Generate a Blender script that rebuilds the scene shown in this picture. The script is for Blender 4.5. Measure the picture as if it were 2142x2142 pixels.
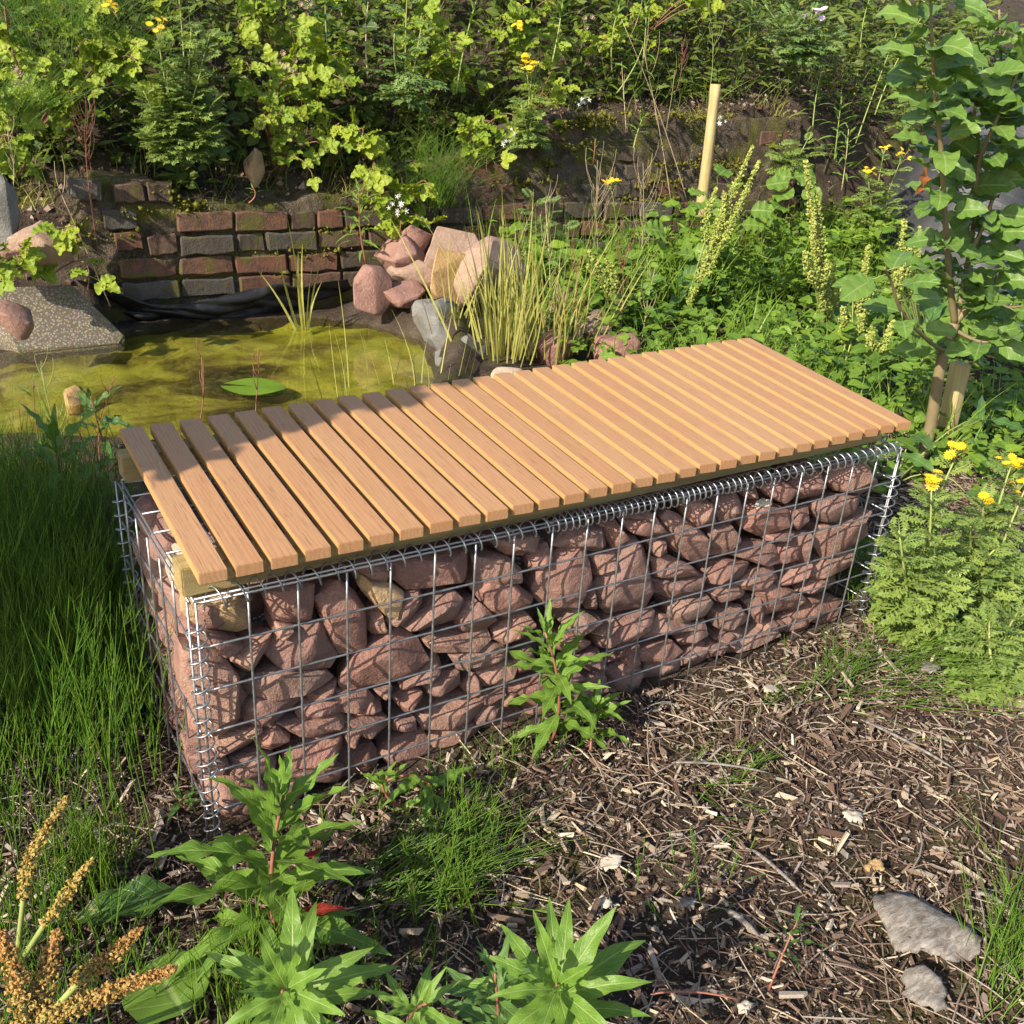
import bpy, bmesh, math, random
import numpy as np
from mathutils import Vector, Matrix, noise, Quaternion

# ------------------------------------------------------------------ camera, sky, sun, exposure
for o in list(bpy.data.objects):
    bpy.data.objects.remove(o)
SC = bpy.context.scene
COL = SC.collection
cam_data = bpy.data.cameras.new('camera')
cam_data.lens = 34.6995
cam_data.sensor_width = 36
cam_data.clip_start = 0.05
cam_data.clip_end = 400
cam = bpy.data.objects.new('camera', cam_data)
COL.objects.link(cam)
cam.matrix_world = Matrix([*[(0.849715,0.175104,-0.497316,-0.286056),(-0.523325,0.394869,-0.755122,-1.216508),(0.064150,0.901896,0.427163,1.181082)], (0, 0, 0, 1)])
SC.camera = cam

SUN_EL = math.radians(32)
SUN_AZ = math.atan2(0.30, 0.954)            # light travels towards +x and a little +y
LDIR = Vector((math.cos(SUN_EL) * math.cos(SUN_AZ), math.cos(SUN_EL) * math.sin(SUN_AZ), -math.sin(SUN_EL)))
world = bpy.data.worlds.new('World')
SC.world = world
world.use_nodes = True
wn = world.node_tree.nodes
sky = wn.new('ShaderNodeTexSky')
sky.sky_type = 'NISHITA'
sky.sun_disc = False
sky.sun_elevation = SUN_EL
sky.sun_rotation = math.atan2(-LDIR.x, -LDIR.y) % (2 * math.pi)
sky.dust_density = 1.5
world.node_tree.links.new(sky.outputs[0], wn['Background'].inputs[0])
wn['Background'].inputs[1].default_value = 0.14
sun_data = bpy.data.lights.new('sun', 'SUN')
sun_data.energy = 5.0
sun_data.angle = math.radians(0.5)
sun_data.color = (1.0, 0.90, 0.74)
sun = bpy.data.objects.new('sun', sun_data)
COL.objects.link(sun)
sun.rotation_euler = LDIR.to_track_quat('-Z', 'Y').to_euler()
SC.view_settings.view_transform = 'Standard'
SC.view_settings.look = 'None'
SC.view_settings.gamma = 1
SC.view_settings.use_curve_mapping = False
SC.view_settings.exposure = 0.85
SC.cycles.use_denoising = True
SC.cycles.max_bounces = 8
SC.cycles.transparent_max_bounces = 8

# ------------------------------------------------------------------ helpers
rng = np.random.default_rng(7)
random.seed(7)


def setp(o, label=None, cat=None, group=None, kind=None):
    if label: o['label'] = label
    if cat: o['category'] = cat
    if group: o['group'] = group
    if kind: o['kind'] = kind
    return o


def obj(name, me, m=None, parent=None, mtx=None):
    o = bpy.data.objects.new(name, me)
    COL.objects.link(o)
    if m is not None and me is not None and not me.materials:
        me.materials.append(m)
    if parent is not None:
        o.parent = parent
    if mtx is not None:
        o.matrix_basis = mtx
    return o


def empty(name, loc, label=None, cat=None, group=None):
    o = bpy.data.objects.new(name, None)
    COL.objects.link(o)
    o.location = loc
    o.empty_display_size = 0.05
    return setp(o, label, cat, group)


class Buf:
    """collects vertices, quads, triangles and float attributes into one mesh"""
    def __init__(s):
        s.V = []; s.Q = []; s.T = []; s.n = 0; s.A = {}

    def add(s, V, Q=None, T=None, **attrs):
        V = np.asarray(V, float).reshape(-1, 3)
        if Q is not None and len(Q): s.Q.append(np.asarray(Q, int).reshape(-1, 4) + s.n)
        if T is not None and len(T): s.T.append(np.asarray(T, int).reshape(-1, 3) + s.n)
        for k in set(s.A) | set(attrs):
            a = attrs.get(k, 0.0)
            a = np.full(len(V), a, float) if np.isscalar(a) else np.asarray(a, float).ravel()
            s.A.setdefault(k, [np.zeros(s.n)] if s.n else []).append(a)
        s.V.append(V); s.n += len(V)

    def mesh(s, name, smooth=True):
        me = bpy.data.meshes.new(name)
        V = np.concatenate(s.V)
        Q = np.concatenate(s.Q) if s.Q else np.zeros((0, 4), int)
        T = np.concatenate(s.T) if s.T else np.zeros((0, 3), int)
        me.vertices.add(len(V)); me.vertices.foreach_set('co', V.astype(np.float32).ravel())
        loops = np.concatenate([Q.ravel(), T.ravel()]).astype(np.int32)
        me.loops.add(len(loops)); me.loops.foreach_set('vertex_index', loops)
        starts = np.concatenate([np.arange(len(Q)) * 4, len(Q) * 4 + np.arange(len(T)) * 3]).astype(np.int32)
        me.polygons.add(len(starts)); me.polygons.foreach_set('loop_start', starts)
        me.polygons.foreach_set('use_smooth', np.full(len(starts), smooth))
        for k, parts in s.A.items():
            at = me.attributes.new(k, 'FLOAT', 'POINT')
            at.data.foreach_set('value', np.concatenate(parts).astype(np.float32))
        me.update(calc_edges=True)
        me.validate()
        return me


def nrm(a):
    a = np.asarray(a, float)
    return a / np.maximum(np.linalg.norm(a, axis=-1, keepdims=True), 1e-9)


def tube(pts, rad, n=6, cap=True):
    """tube along a polyline -> V, Q, T"""
    P = np.asarray(pts, float); m = len(P)
    R = np.full(m, rad, float) if np.isscalar(rad) else np.asarray(rad, float)
    t = nrm(np.gradient(P, axis=0))
    up = np.array([0, 0, 1.0]) if abs(t[0, 2]) < .9 else np.array([1.0, 0, 0])
    u = np.zeros_like(P); u[0] = nrm(np.cross(t[0], up))
    for i in range(1, m):
        u[i] = nrm(u[i - 1] - t[i] * (u[i - 1] @ t[i]))
    w = np.cross(t, u)
    a = np.arange(n) * 2 * math.pi / n
    V = P[:, None] + R[:, None, None] * (np.cos(a)[None, :, None] * u[:, None] + np.sin(a)[None, :, None] * w[:, None])
    i = np.arange(m - 1)[:, None] * n; j = np.arange(n)[None]; k = (j + 1) % n
    Q = np.stack(np.broadcast_arrays(i + j, i + k, i + n + k, i + n + j), -1).reshape(-1, 4)
    V = V.reshape(-1, 3); T = []
    if cap:
        V = np.concatenate([V, P[:1], P[-1:]])
        for q in range(n):
            T.append((m * n, (q + 1) % n, q)); T.append((m * n + 1, (m - 1) * n + q, (m - 1) * n + (q + 1) % n))
    return V, Q, np.array(T, int).reshape(-1, 3)


def tube_mesh(name, pts, rad, n=6):
    b = Buf(); b.add(*tube(pts, rad, n)); return b.mesh(name)


def bez(p0, p1, bow=(0, 0, 0), n=8):
    t = np.linspace(0, 1, n)[:, None]
    p0, p1, bow = map(lambda q: np.asarray(q, float), (p0, p1, bow))
    return p0 + (p1 - p0) * t + bow * (4 * t * (1 - t))


def catmull(pts, n=6):
    P = np.asarray(pts, float)
    P = np.concatenate([2 * P[:1] - P[1:2], P, 2 * P[-1:] - P[-2:-1]])
    out = []
    for i in range(1, len(P) - 2):
        for t in np.linspace(0, 1, n, endpoint=False):
            a, b, c, d = P[i - 1:i + 3]
            out.append(.5 * (2 * b + (c - a) * t + (2 * a - 5 * b + 4 * c - d) * t * t + (3 * b - a - 3 * c + d) * t ** 3))
    out.append(P[-2])
    return np.array(out)


def waves(x, y, seed, f0=1.0, octaves=4, per=5):
    """cheap vectorised fractal noise in about -1..1"""
    r = np.random.default_rng(seed); s = 0; amp = 1; tot = 0
    for o in range(octaves):
        for _ in range(per):
            a = r.uniform(0, 6.28); f = f0 * 2 ** o * r.uniform(.7, 1.4)
            s = s + amp * np.sin((x * math.cos(a) + y * math.sin(a)) * f * 6.28 + r.uniform(0, 6.28)); tot += amp * .6
        amp *= .5
    return s / tot


# ------------------------------------------------------------------ materials
class NT:
    def __init__(s, name):
        s.m = bpy.data.materials.new(name); s.m.use_nodes = True
        s.t = s.m.node_tree; s.b = s.t.nodes['Principled BSDF']; s.o = s.t.nodes['Material Output']

    def n(s, typ, ins=None, **props):
        x = s.t.nodes.new('ShaderNode' + typ)
        for k, v in props.items(): setattr(x, k, v)
        for k, v in (ins or {}).items(): s.put(x.inputs[k], v)
        return x

    def put(s, sock, v):
        if isinstance(v, bpy.types.NodeSocket): s.t.links.new(v, sock)
        elif isinstance(v, (tuple, list)) and len(v) == 3 and sock.type == 'RGBA': sock.default_value = (*v, 1)
        else: sock.default_value = v

    def math(s, op, a, b=0.0, c=None):
        x = s.n('Math', {0: a, 1: b}, operation=op)
        if c is not None: s.put(x.inputs[2], c)
        return x.outputs[0]

    def mix(s, fac, a, b, blend='MIX'):
        x = s.n('Mix', data_type='RGBA', blend_type=blend)
        s.put(x.inputs[0], fac); s.put(x.inputs[6], a); s.put(x.inputs[7], b)
        return x.outputs[2]

    def ramp(s, fac, stops, interp='LINEAR'):
        x = s.n('ValToRGB', {0: fac}); e = x.color_ramp; e.interpolation = interp
        while len(e.elements) < len(stops): e.elements.new(.5)
        for q, (p, c) in zip(e.elements, stops):
            q.position = p; q.color = (*c, 1) if len(c) == 3 else c
        return x.outputs[0]

    def coord(s, kind='Object'): return s.n('TexCoord').outputs[kind]

    def mapping(s, v, scale=(1, 1, 1), loc=(0, 0, 0)):
        return s.n('Mapping', {0: v, 3: scale, 1: loc}).outputs[0]

    def noise(s, vec, scale, detail=4, rough=.55, dist=0.0):
        return s.n('TexNoise', {'Vector': vec, 'Scale': scale, 'Detail': detail, 'Roughness': rough, 'Distortion': dist}).outputs[0]

    def rnd(s): return s.n('ObjectInfo').outputs['Random']

    def attr(s, nm): return s.n('Attribute', attribute_name=nm).outputs['Fac']

    def remap(s, v, a, b, c=0.0, d=1.0):
        return s.n('MapRange', {0: v, 1: a, 2: b, 3: c, 4: d}).outputs[0]

    def bump(s, h, strength=.4, dist=.01, normal=None):
        ins = {'Height': h, 'Strength': strength, 'Distance': dist}
        if normal is not None: ins['Normal'] = normal
        return s.n('Bump', ins).outputs[0]

    def shade(s, col=None, rough=None, normal=None, spec=None, metal=None):
        if col is not None: s.put(s.b.inputs['Base Color'], col)
        if rough is not None: s.put(s.b.inputs['Roughness'], rough)
        if normal is not None: s.put(s.b.inputs['Normal'], normal)
        if spec is not None: s.put(s.b.inputs['Specular IOR Level'], spec)
        if metal is not None: s.put(s.b.inputs['Metallic'], metal)
        return s.m


def leaf_mat(name, ca, cb, vein, rough=.42, trans=.35, per='object', nv=9, spot=None):
    q = NT(name)
    r = q.rnd() if per == 'object' else q.attr('rnd')
    c = q.mix(r, ca, cb)
    nz = q.noise(q.coord(), 55, 3)
    c = q.mix(q.remap(nz, .35, .7, 0, .45), c, tuple(min(1, v * 1.55) for v in ca))
    if spot:
        sp = q.noise(q.coord(), 9, 3, .6)
        c = q.mix(q.remap(q.math('MULTIPLY', sp, q.remap(q.attr('lu'), .2, 1, .5, 1.15)), .56, .62), c, spot)
    lv = q.math('ABSOLUTE', q.attr('lv')); lu = q.attr('lu')
    mid = q.remap(lv, .03, .12, 1, 0)
    sv = q.math('SINE', q.math('MULTIPLY', q.math('SUBTRACT', lu, q.math('MULTIPLY', lv, .22)), nv * 6.283))
    side = q.remap(sv, .80, 1.0, 0, .55)
    f = q.math('MAXIMUM', mid, side)
    c = q.mix(q.math('MULTIPLY', f, .6), c, vein)
    h = q.math('ADD', q.math('MULTIPLY', f, -1), q.math('MULTIPLY', nz, .5))
    q.shade(c, rough, q.bump(h, .35, .003), .35)
    tr = q.n('BsdfTranslucent', {0: q.mix(1.0, c, (1.0, 1.0, .45), 'MULTIPLY')})
    mx = q.n('MixShader', {0: trans, 1: q.b.outputs[0], 2: tr.outputs[0]})
    q.t.links.new(mx.outputs[0], q.o.inputs[0])
    return q.m


def stem_mat(name, ca, cb, rough=.6):
    q = NT(name)
    v = q.coord()
    c = q.mix(q.noise(v, 30, 3), ca, cb)
    return q.shade(c, rough, q.bump(q.noise(v, 150, 2), .3, .002))


def oak_mat():
    q = NT('oak')
    off = q.n('CombineXYZ', {0: q.math('MULTIPLY', q.rnd(), 7.3), 1: q.math('MULTIPLY', q.rnd(), 31.7), 2: q.math('MULTIPLY', q.rnd(), 3.1)})
    v = q.n('VectorMath', {0: q.coord(), 1: off.outputs[0]}, operation='ADD').outputs[0]
    vl = q.mapping(v, (9, 1.1, 9))
    warp = q.noise(vl, 1.0, 3, .5)
    rings = q.math('SINE', q.math('MULTIPLY', q.math('ADD', q.n('SeparateXYZ', {0: v}).outputs[0], q.math('MULTIPLY', warp, .085)), 900))
    fine = q.noise(q.mapping(v, (420, 9, 420)), 1.0, 4, .7)
    pores = q.remap(q.noise(q.mapping(v, (700, 22, 700)), 1.0, 2, .5), .60, .70)
    tone = q.noise(q.mapping(v, (14, 2, 14)), 1.0, 3)
    base = q.mix(q.rnd(), (.385, .185, .078), (.41, .22, .105))
    c = q.mix(q.remap(rings, -.2, 1, 0, .45), base, (.26, .125, .052))
    c = q.mix(q.remap(fine, .35, .75, 0, .5), c, (.46, .29, .16))
    c = q.mix(q.remap(tone, .42, .75, 0, .35), c, (.33, .155, .066))
    c = q.mix(q.math('MULTIPLY', pores, .55), c, (.18, .09, .04))
    knot = q.remap(q.noise(q.mapping(v, (16, 5, 16), (3, 1, 0)), 1.0, 2), .76, .82)
    c = q.mix(q.math('MULTIPLY', knot, .7), c, (.16, .065, .03))
    nx = q.math('ABSOLUTE', q.n('SeparateXYZ', {0: q.coord('Normal')}).outputs[0])
    c = q.mix(q.remap(nx, .6, .9, 0, .55), c, (.46, .30, .115))  # side faces painted paler yellow, putting their sunlit look into the colour
    h = q.math('SUBTRACT', q.math('MULTIPLY', fine, .6), pores)
    return q.shade(c, q.remap(fine, .2, .8, .5, .66), q.bump(h, .35, .0012), .35)


def pine_mat():
    q = NT('treated_pine')
    v = q.coord()
    grain = q.noise(q.mapping(v, (3, 60, 60)), 1.0, 4, .6, .6)
    rough_saw = q.noise(v, 420, 3, .8)
    c = q.ramp(grain, [(.3, (.20, .13, .045)), (.5, (.30, .215, .085)), (.7, (.38, .29, .13))])
    c = q.mix(q.remap(q.noise(v, 12, 3), .5, .7, 0, .4), c, (.20, .19, .08))
    return q.shade(c, .75, q.bump(q.math('ADD', grain, q.math('MULTIPLY', rough_saw, .6)), .6, .003))


def metal_mat():
    q = NT('galvanised_wire')
    v = q.coord('Object')
    nz = q.noise(v, 160, 3)
    c = q.mix(nz, (.24, .25, .265), (.42, .43, .44))
    return q.shade(c, q.remap(nz, .3, .7, .34, .55), q.bump(nz, .1, .001), .5, .85)


def rock_mat(name, cols, grain=(.62, .42, .34), vein=.25, rough=.9, grain_scale=260):
    q = NT(name)
    off = q.n('CombineXYZ', {0: q.math('MULTIPLY', q.rnd(), 17), 1: q.math('MULTIPLY', q.rnd(), 41), 2: q.math('MULTIPLY', q.rnd(), 9)})
    v = q.n('VectorMath', {0: q.coord(), 1: off.outputs[0]}, operation='ADD').outputs[0]
    st = [(i / max(1, len(cols) - 1), c) for i, c in enumerate(cols)]
    c = q.ramp(q.rnd(), st)
    big = q.noise(v, 14, 4, .6)
    c = q.mix(q.remap(big, .35, .7, 0, .7), c, tuple(x * .62 for x in cols[0]))
    c = q.mix(q.remap(q.noise(v, 38, 5, .7), .55, .75, 0, vein * 2), c, grain)
    g = q.noise(v, grain_scale, 3, .75)
    c = q.mix(q.remap(g, .5, .8, 0, .35), c, grain)
    c = q.mix(q.remap(g, .40, .25, 0, .45), c, tuple(x * .4 for x in cols[0]))
    mid = q.noise(v, 60, 5, .7)
    h = q.math('ADD', q.math('MULTIPLY', mid, 2.0), q.math('MULTIPLY', g, .55))
    return q.shade(c, rough, q.bump(h, .75, .006), .2)


def flat_mat(name, ca, cb, rough=.6, scale=20, bumpd=.002, spec=.3):
    q = NT(name); v = q.coord()
    nz = q.noise(v, scale, 4, .6)
    return q.shade(q.mix(q.remap(nz, .3, .7), ca, cb), rough, q.bump(nz, .4, bumpd), spec)


M = {}
M['oak'] = oak_mat(); M['pine'] = pine_mat(); M['metal'] = metal_mat()
M['rock'] = rock_mat('red_sandstone', [(.25, .13, .105), (.33, .175, .135), (.22, .135, .115), (.37, .22, .165), (.28, .16, .13), (.31, .21, .165)], (.48, .31, .24))
M['rock_y'] = rock_mat('yellow_sandstone', [(.46, .29, .15), (.50, .34, .19)], (.60, .45, .29))
M['rock_pale'] = rock_mat('pale_sandstone', [(.55, .42, .30), (.52, .40, .30)], (.68, .58, .46))
M['rock_grey'] = rock_mat('grey_stone', [(.17, .165, .15), (.22, .21, .19)], (.30, .28, .25), .15)
M['rock_pink'] = rock_mat('pink_sandstone', [(.33, .22, .165), (.36, .25, .19)], (.48, .37, .29))
M['rock_ochre'] = rock_mat('ochre_sandstone', [(.38, .24, .10), (.44, .29, .13)], (.52, .40, .25))
M['stem_red'] = stem_mat('red_stem', (.20, .055, .04), (.27, .12, .07))
M['stem_green'] = stem_mat('green_stem', (.20, .27, .07), (.28, .30, .09))
M['stem_tan'] = stem_mat('dry_stem', (.34, .25, .14), (.44, .35, .22))
M['bark'] = stem_mat('young_bark', (.14, .10, .055), (.24, .19, .09))
M['bramble_cane'] = stem_mat('bramble_cane', (.16, .07, .045), (.24, .12, .07))

# ------------------------------------------------------------------ the setting: ground, pond
POND = np.array([(-1.6, 1.75), (-.55, 1.82), (.0, 1.80), (.30, 1.60), (.75, 1.48), (1.25, 1.72), (1.50, 2.05), (1.66, 2.45), (1.50, 2.75),
                 (1.25, 2.92), (.70, 3.02), (.35, 2.88), (-.1, 2.72), (-.7, 2.62), (-1.6, 2.7)])
WALL_Y = 3.06


def pond_sd(x, y):
    """signed distance to the pond outline, negative inside"""
    x = np.asarray(x, float); y = np.asarray(y, float)
    d = np.full(x.shape, 1e9); ins = np.zeros(x.shape, bool)
    for i in range(len(POND)):
        a, b = POND[i - 1], POND[i]
        e = b - a; t = np.clip(((x - a[0]) * e[0] + (y - a[1]) * e[1]) / (e @ e), 0, 1)
        d = np.minimum(d, np.hypot(x - a[0] - e[0] * t, y - a[1] - e[1] * t))
        c = ((a[1] > y) != (b[1] > y)) & (x < (b[0] - a[0]) * (y - a[1]) / (b[1] - a[1] + 1e-12) + a[0])
        ins ^= c
    return np.where(ins, -d, d)


def bank_top(x):
    return np.interp(x, [-3, -.5, .25, .42, .66, .80, 1.5, 2.1, 2.7, 4.2, 6], [.42, .45, .50, .56, .55, .46, .50, .62, .84, .92, .8])


def height(x, y):
    x = np.asarray(x, float); y = np.asarray(y, float)
    h = .022 + .012 * waves(x, y, 3, .8, 3) + .006 * waves(x, y, 4, 4, 2)
    sd = pond_sd(x, y)
    h = np.where(sd < .12, h + (.07 * np.exp(-((sd - .06) / .07) ** 2) * (y < 2.5)), h)
    h = np.where(sd < 0, np.maximum(-.16, .02 + sd * 1.2), h)
    # rocky mound at the head of the pond, low swell under the weeds
    h = h + .15 * np.exp(-((x - 1.95) / .34) ** 2 - ((y - 2.92) / .26) ** 2) + .10 * np.exp(-((x - 1.72) / .22) ** 2 - ((y - 2.45) / .35) ** 2)
    top = bank_top(x)
    # rough earth slope left of the brickwork, bank above the wall elsewhere
    t0 = np.where(x < .45, 2.93, 3.17)
    run = np.where(x < .45, .34, .03)
    s = np.clip((y - t0) / run, 0, 1)
    h = h + (top - h) * s
    t2 = np.clip(y - t0 - run, 0, 6)
    h = h + s * (.62 * np.minimum(t2, 1.3) + .25 * np.clip(t2 - 1.3, 0, 5)) + s * (.05 * waves(x, y, 9, 1.2, 4))
    return h


def soil_mat():
    q = NT('soil'); v = q.coord()
    a = q.noise(v, 9, 6, .65); b = q.noise(v, 90, 4, .7); g = q.noise(v, 3.2, 4, .6)
    c = q.ramp(a, [(.3, (.035, .025, .018)), (.55, (.075, .055, .04)), (.75, (.13, .10, .075))])
    c = q.mix(q.remap(b, .58, .75, 0, .7), c, (.20, .17, .13))
    c = q.mix(q.remap(g, .54, .66, 0, .65), c, (.085, .085, .02))
    return q.shade(c, .95, q.bump(q.math('ADD', a, b), .9, .02), .15)


M['soil'] = soil_mat()
gx = np.concatenate([[-60, -25, -10, -5], np.arange(-3, 6.61, .045), [8, 12, 25, 60]])
gy = np.concatenate([[-60, -20, -8, -4, -2.5], np.arange(-1.6, 5.4, .045), [6, 7, 9, 14, 30, 60]])
GX, GY = np.meshgrid(gx, gy, indexing='ij')
b = Buf()
GZ = height(GX, GY)
i, j = np.meshgrid(np.arange(len(gx) - 1), np.arange(len(gy) - 1), indexing='ij')
n2 = len(gy); k = (i * n2 + j).ravel()
b.add(np.stack([GX, GY, GZ], -1), np.stack([k, k + n2, k + n2 + 1, k + 1], 1))
ground = obj('ground', b.mesh('ground'), M['soil'])
setp(ground, 'dark brown earth under the mulch, weeds and bank', kind='structure')


def algae_mat():
    q = NT('algae'); v = q.coord()
    a = q.noise(q.mapping(v, (1, 1.5, 1)), 2.2, 6, .62, .8); b_ = q.noise(v, 34, 6, .75, .8); c_ = q.noise(v, 1.1, 3)
    c = q.ramp(a, [(.32, (.02, .016, .006)), (.42, (.07, .05, .010)), (.50, (.17, .14, .022)), (.58, (.29, .26, .045)), (.72, (.22, .26, .06))])
    c = q.mix(q.remap(b_, .5, .7, 0, .6), c, (.27, .25, .075))
    c = q.mix(q.remap(c_, .52, .66, 0, .75), c, (.38, .36, .045))
    c = q.mix(q.remap(b_, .45, .28, 0, .6), c, (.03, .026, .008))
    return q.shade(c, .6, q.bump(b_, .6, .02), .3)


def water_mat():
    q = NT('pond_water'); v = q.coord()
    nz = q.noise(v, 5, 3); bmp = q.bump(nz, .12, .02)
    gl = q.n('BsdfGlossy', {'Color': (1, 1, 1), 'Roughness': .03, 'Normal': bmp})
    tr = q.n('BsdfTransparent', {'Color': (.86, .88, .66)})
    fc = q.n('LayerWeight', {'Blend': .5, 'Normal': bmp}).outputs['Facing']
    fr = q.math('ADD', q.math('MULTIPLY', q.math('POWER', fc, 5.0), .98), .02)
    mx = q.n('MixShader', {0: fr, 1: tr.outputs[0], 2: gl.outputs[0]})
    q.t.links.new(mx.outputs[0], q.o.inputs[0])
    return q.m


px_, py_ = np.meshgrid(np.arange(-1.6, 1.8, .03), np.arange(1.3, 3.2, .03), indexing='ij')
sd = pond_sd(px_, py_)
pz = -.012 + .020 * waves(px_, py_, 21, 1.4, 4) + .010 * waves(px_, py_, 22, 7, 2) + .02 * np.clip((px_ - 1.1) / .5, 0, 1)
pz = np.minimum(pz, .016)
pz = np.where(sd > .03, -.2, pz)
i, j = np.meshgrid(np.arange(px_.shape[0] - 1), np.arange(px_.shape[1] - 1), indexing='ij')
k = (i * px_.shape[1] + j).ravel(); n2 = px_.shape[1]
keep = (sd[i, j].ravel() < .06)
b = Buf(); b.add(np.stack([px_, py_, pz], -1), np.stack([k, k + n2, k + n2 + 1, k + 1], 1)[keep])
setp(obj('pond_algae', b.mesh('pond_algae'), algae_mat()), 'yellow-green blanket of algae filling the pond', 'algae', kind='stuff')
c0 = POND.mean(0)
ring = c0 + (POND - c0) * 1.03
b = Buf(); b.add([(*c0, .024)] + [(*p, .024) for p in ring], None, [(0, 1 + i, 1 + (i + 1) % len(ring)) for i in range(len(ring))])
setp(obj('pond_water', b.mesh('pond_water'), water_mat()), 'still shallow water of the garden pond', kind='structure')

# ------------------------------------------------------------------ gabion basket
P_ = .075; GW, GD, GH = 1.5, .45, .45; WR = .0019
wires = {}


def wire(length, axis, start, parent, r=WR):
    key = (round(length, 3), axis, r)
    if key not in wires:
        n = max(3, int(length / .05)); t = np.linspace(0, length, n)
        p = np.zeros((n, 3)); p[:, 'xyz'.index(axis)] = t
        wob = .0009 * np.stack([np.sin(t * 9 + 1), np.sin(t * 7 + 2), np.sin(t * 8)], 1); wob[:, 'xyz'.index(axis)] = 0
        wires[key] = tube_mesh('wire', p + wob, r, 6)
    return obj('wire', wires[key], M['metal'], parent, Matrix.Translation(Vector(start)))


gab = empty('gabion_basket', (0, 0, 0), 'long galvanised wire gabion basket packed with red rocks, under the slatted bench top', 'gabion')


def panel(name, w, h, to, axes):
    """welded mesh panel; the frame is the part, the inner wires its sub-parts"""
    ax, ay = axes
    def pt(a, b_, off):
        p = dict(x=0, y=0, z=0); p[ax] = a; p[ay] = b_; v = Vector((p['x'], p['y'], p['z']))
        n = ({'x', 'y', 'z'} - {ax, ay}).pop(); v['xyz'.index(n)] = off; return v
    fb = Buf()
    for a in (0, w): fb.add(*tube([pt(a, 0, -WR), pt(a, h / 2, -WR), pt(a, h + .004, -WR)], WR, 6))
    for c in (0, h): fb.add(*tube([pt(0, c, WR), pt(w / 2, c, WR), pt(w, c, WR)], WR, 6))
    f = obj(name, fb.mesh(name), M['metal'], gab, Matrix.Translation(Vector(to)))
    for i_ in range(1, int(round(w / P_))): wire(h, ay, pt(i_ * P_, 0, -WR) + Vector((random.uniform(-.002, .002) if ax == 'x' else 0, 0, 0)), f)
    for i_ in range(1, int(round(h / P_))): wire(w, ax, pt(0, i_ * P_, WR), f)
    return f


panel('front_panel', GW, GH, (0, 0, 0), 'xz')
panel('back_panel', GW, GH, (0, GD, 0), 'xz')
panel('side_panel', GD, GH, (-.008, .006, 0), 'yz')
panel('side_panel', GD, GH, (GW + .008, .006, 0), 'yz')
panel('lid_panel', GW, GD, (0, .006, GH + .003), 'xy')


def spiral(axis_pts, pitch, r, phase=0, wr=.0016):
    """binding coil along a straight edge; pitch(s) is the local distance between turns"""
    a, b_ = np.array(axis_pts[0], float), np.array(axis_pts[1], float)
    Lg = np.linalg.norm(b_ - a); d = (b_ - a) / Lg
    u = nrm(np.cross(d, [0, 0, 1.0] if abs(d[2]) < .9 else [0, 1.0, 0])); w = np.cross(d, u)
    s, ang, pts = 0.0, phase, []
    while s < Lg:
        rr = r * (1 + .10 * math.sin(s * 31) + .05 * math.sin(s * 83))
        pts.append(a + d * s + rr * (math.cos(ang) * u + math.sin(ang) * w))
        ang += 2 * math.pi / 14; s += pitch(s) / 14
    obj('spiral_binder', tube_mesh('spiral_binder', pts, wr, 5), M['metal'], gab)


def pitch_front(s):
    return np.interp(s, [0, .1, .56, .60, 1.02, 1.06, 1.5], [.031, .028, .027, .0145, .0145, .024, .022]) * (1 + .08 * math.sin(s * 47))


spiral([(.01, .006, GH + .001), (GW - .01, .006, GH + .001)], pitch_front, .0155, 1.0)
spiral([(-.002, .003, GH - .03), (-.002, .003, .0)], lambda s: .026, .0135)
spiral([(-.004, GD + .004, GH - .02), (-.004, GD + .004, .0)], lambda s: .027, .0135)
spiral([(GW + .005, .003, GH - .05), (GW + .005, .003, .0)], lambda s: .024, .014)
spiral([(GW + .004, .03, GH + .002), (GW + .004, GD - .03, GH + .002)], lambda s: .022, .013)

# ------------------------------------------------------------------ rocks inside the gabion


def rock_mesh(name, pts, seed, bevel=.0020, rough=.0030, cuts=2, freq=30):
    """angular rock: hull of the points, worn edges, broken surface"""
    bm = bmesh.new()
    for p in pts: bm.verts.new(p)
    r = bmesh.ops.convex_hull(bm, input=bm.verts[:])
    bmesh.ops.delete(bm, geom=[v for v in bm.verts if not v.link_faces], context='VERTS')
    bmesh.ops.dissolve_limit(bm, angle_limit=math.radians(11), verts=bm.verts[:], edges=bm.edges[:])
    bmesh.ops.bevel(bm, geom=bm.edges[:] + bm.verts[:], offset=bevel, segments=1, affect='EDGES', clamp_overlap=True)
    bmesh.ops.triangulate(bm, faces=bm.faces[:])
    for _ in range(cuts):
        lng = [e for e in bm.edges if e.calc_length() > .016 * (2 if _ else 2.6) * max(1, bevel / .0020) ** .5]
        if lng:
            bmesh.ops.subdivide_edges(bm, edges=lng, cuts=1, use_grid_fill=True)
            bmesh.ops.triangulate(bm, faces=bm.faces[:])
    bm.normal_update()
    off = Vector((seed * 3.17, seed * 1.31, seed * .77))
    for v in bm.verts:
        p = v.co * freq + off
        d = noise.noise(p) * rough + noise.noise(p * 2.7) * rough * .5 + noise.noise(p * 6.1) * rough * .3
        v.co += v.normal * d
    me = bpy.data.meshes.new(name)
    bm.to_mesh(me); bm.free()
    me.polygons.foreach_set('use_smooth', np.ones(len(me.polygons), bool))
    me.set_sharp_from_angle(angle=math.radians(28))
    return me


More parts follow.
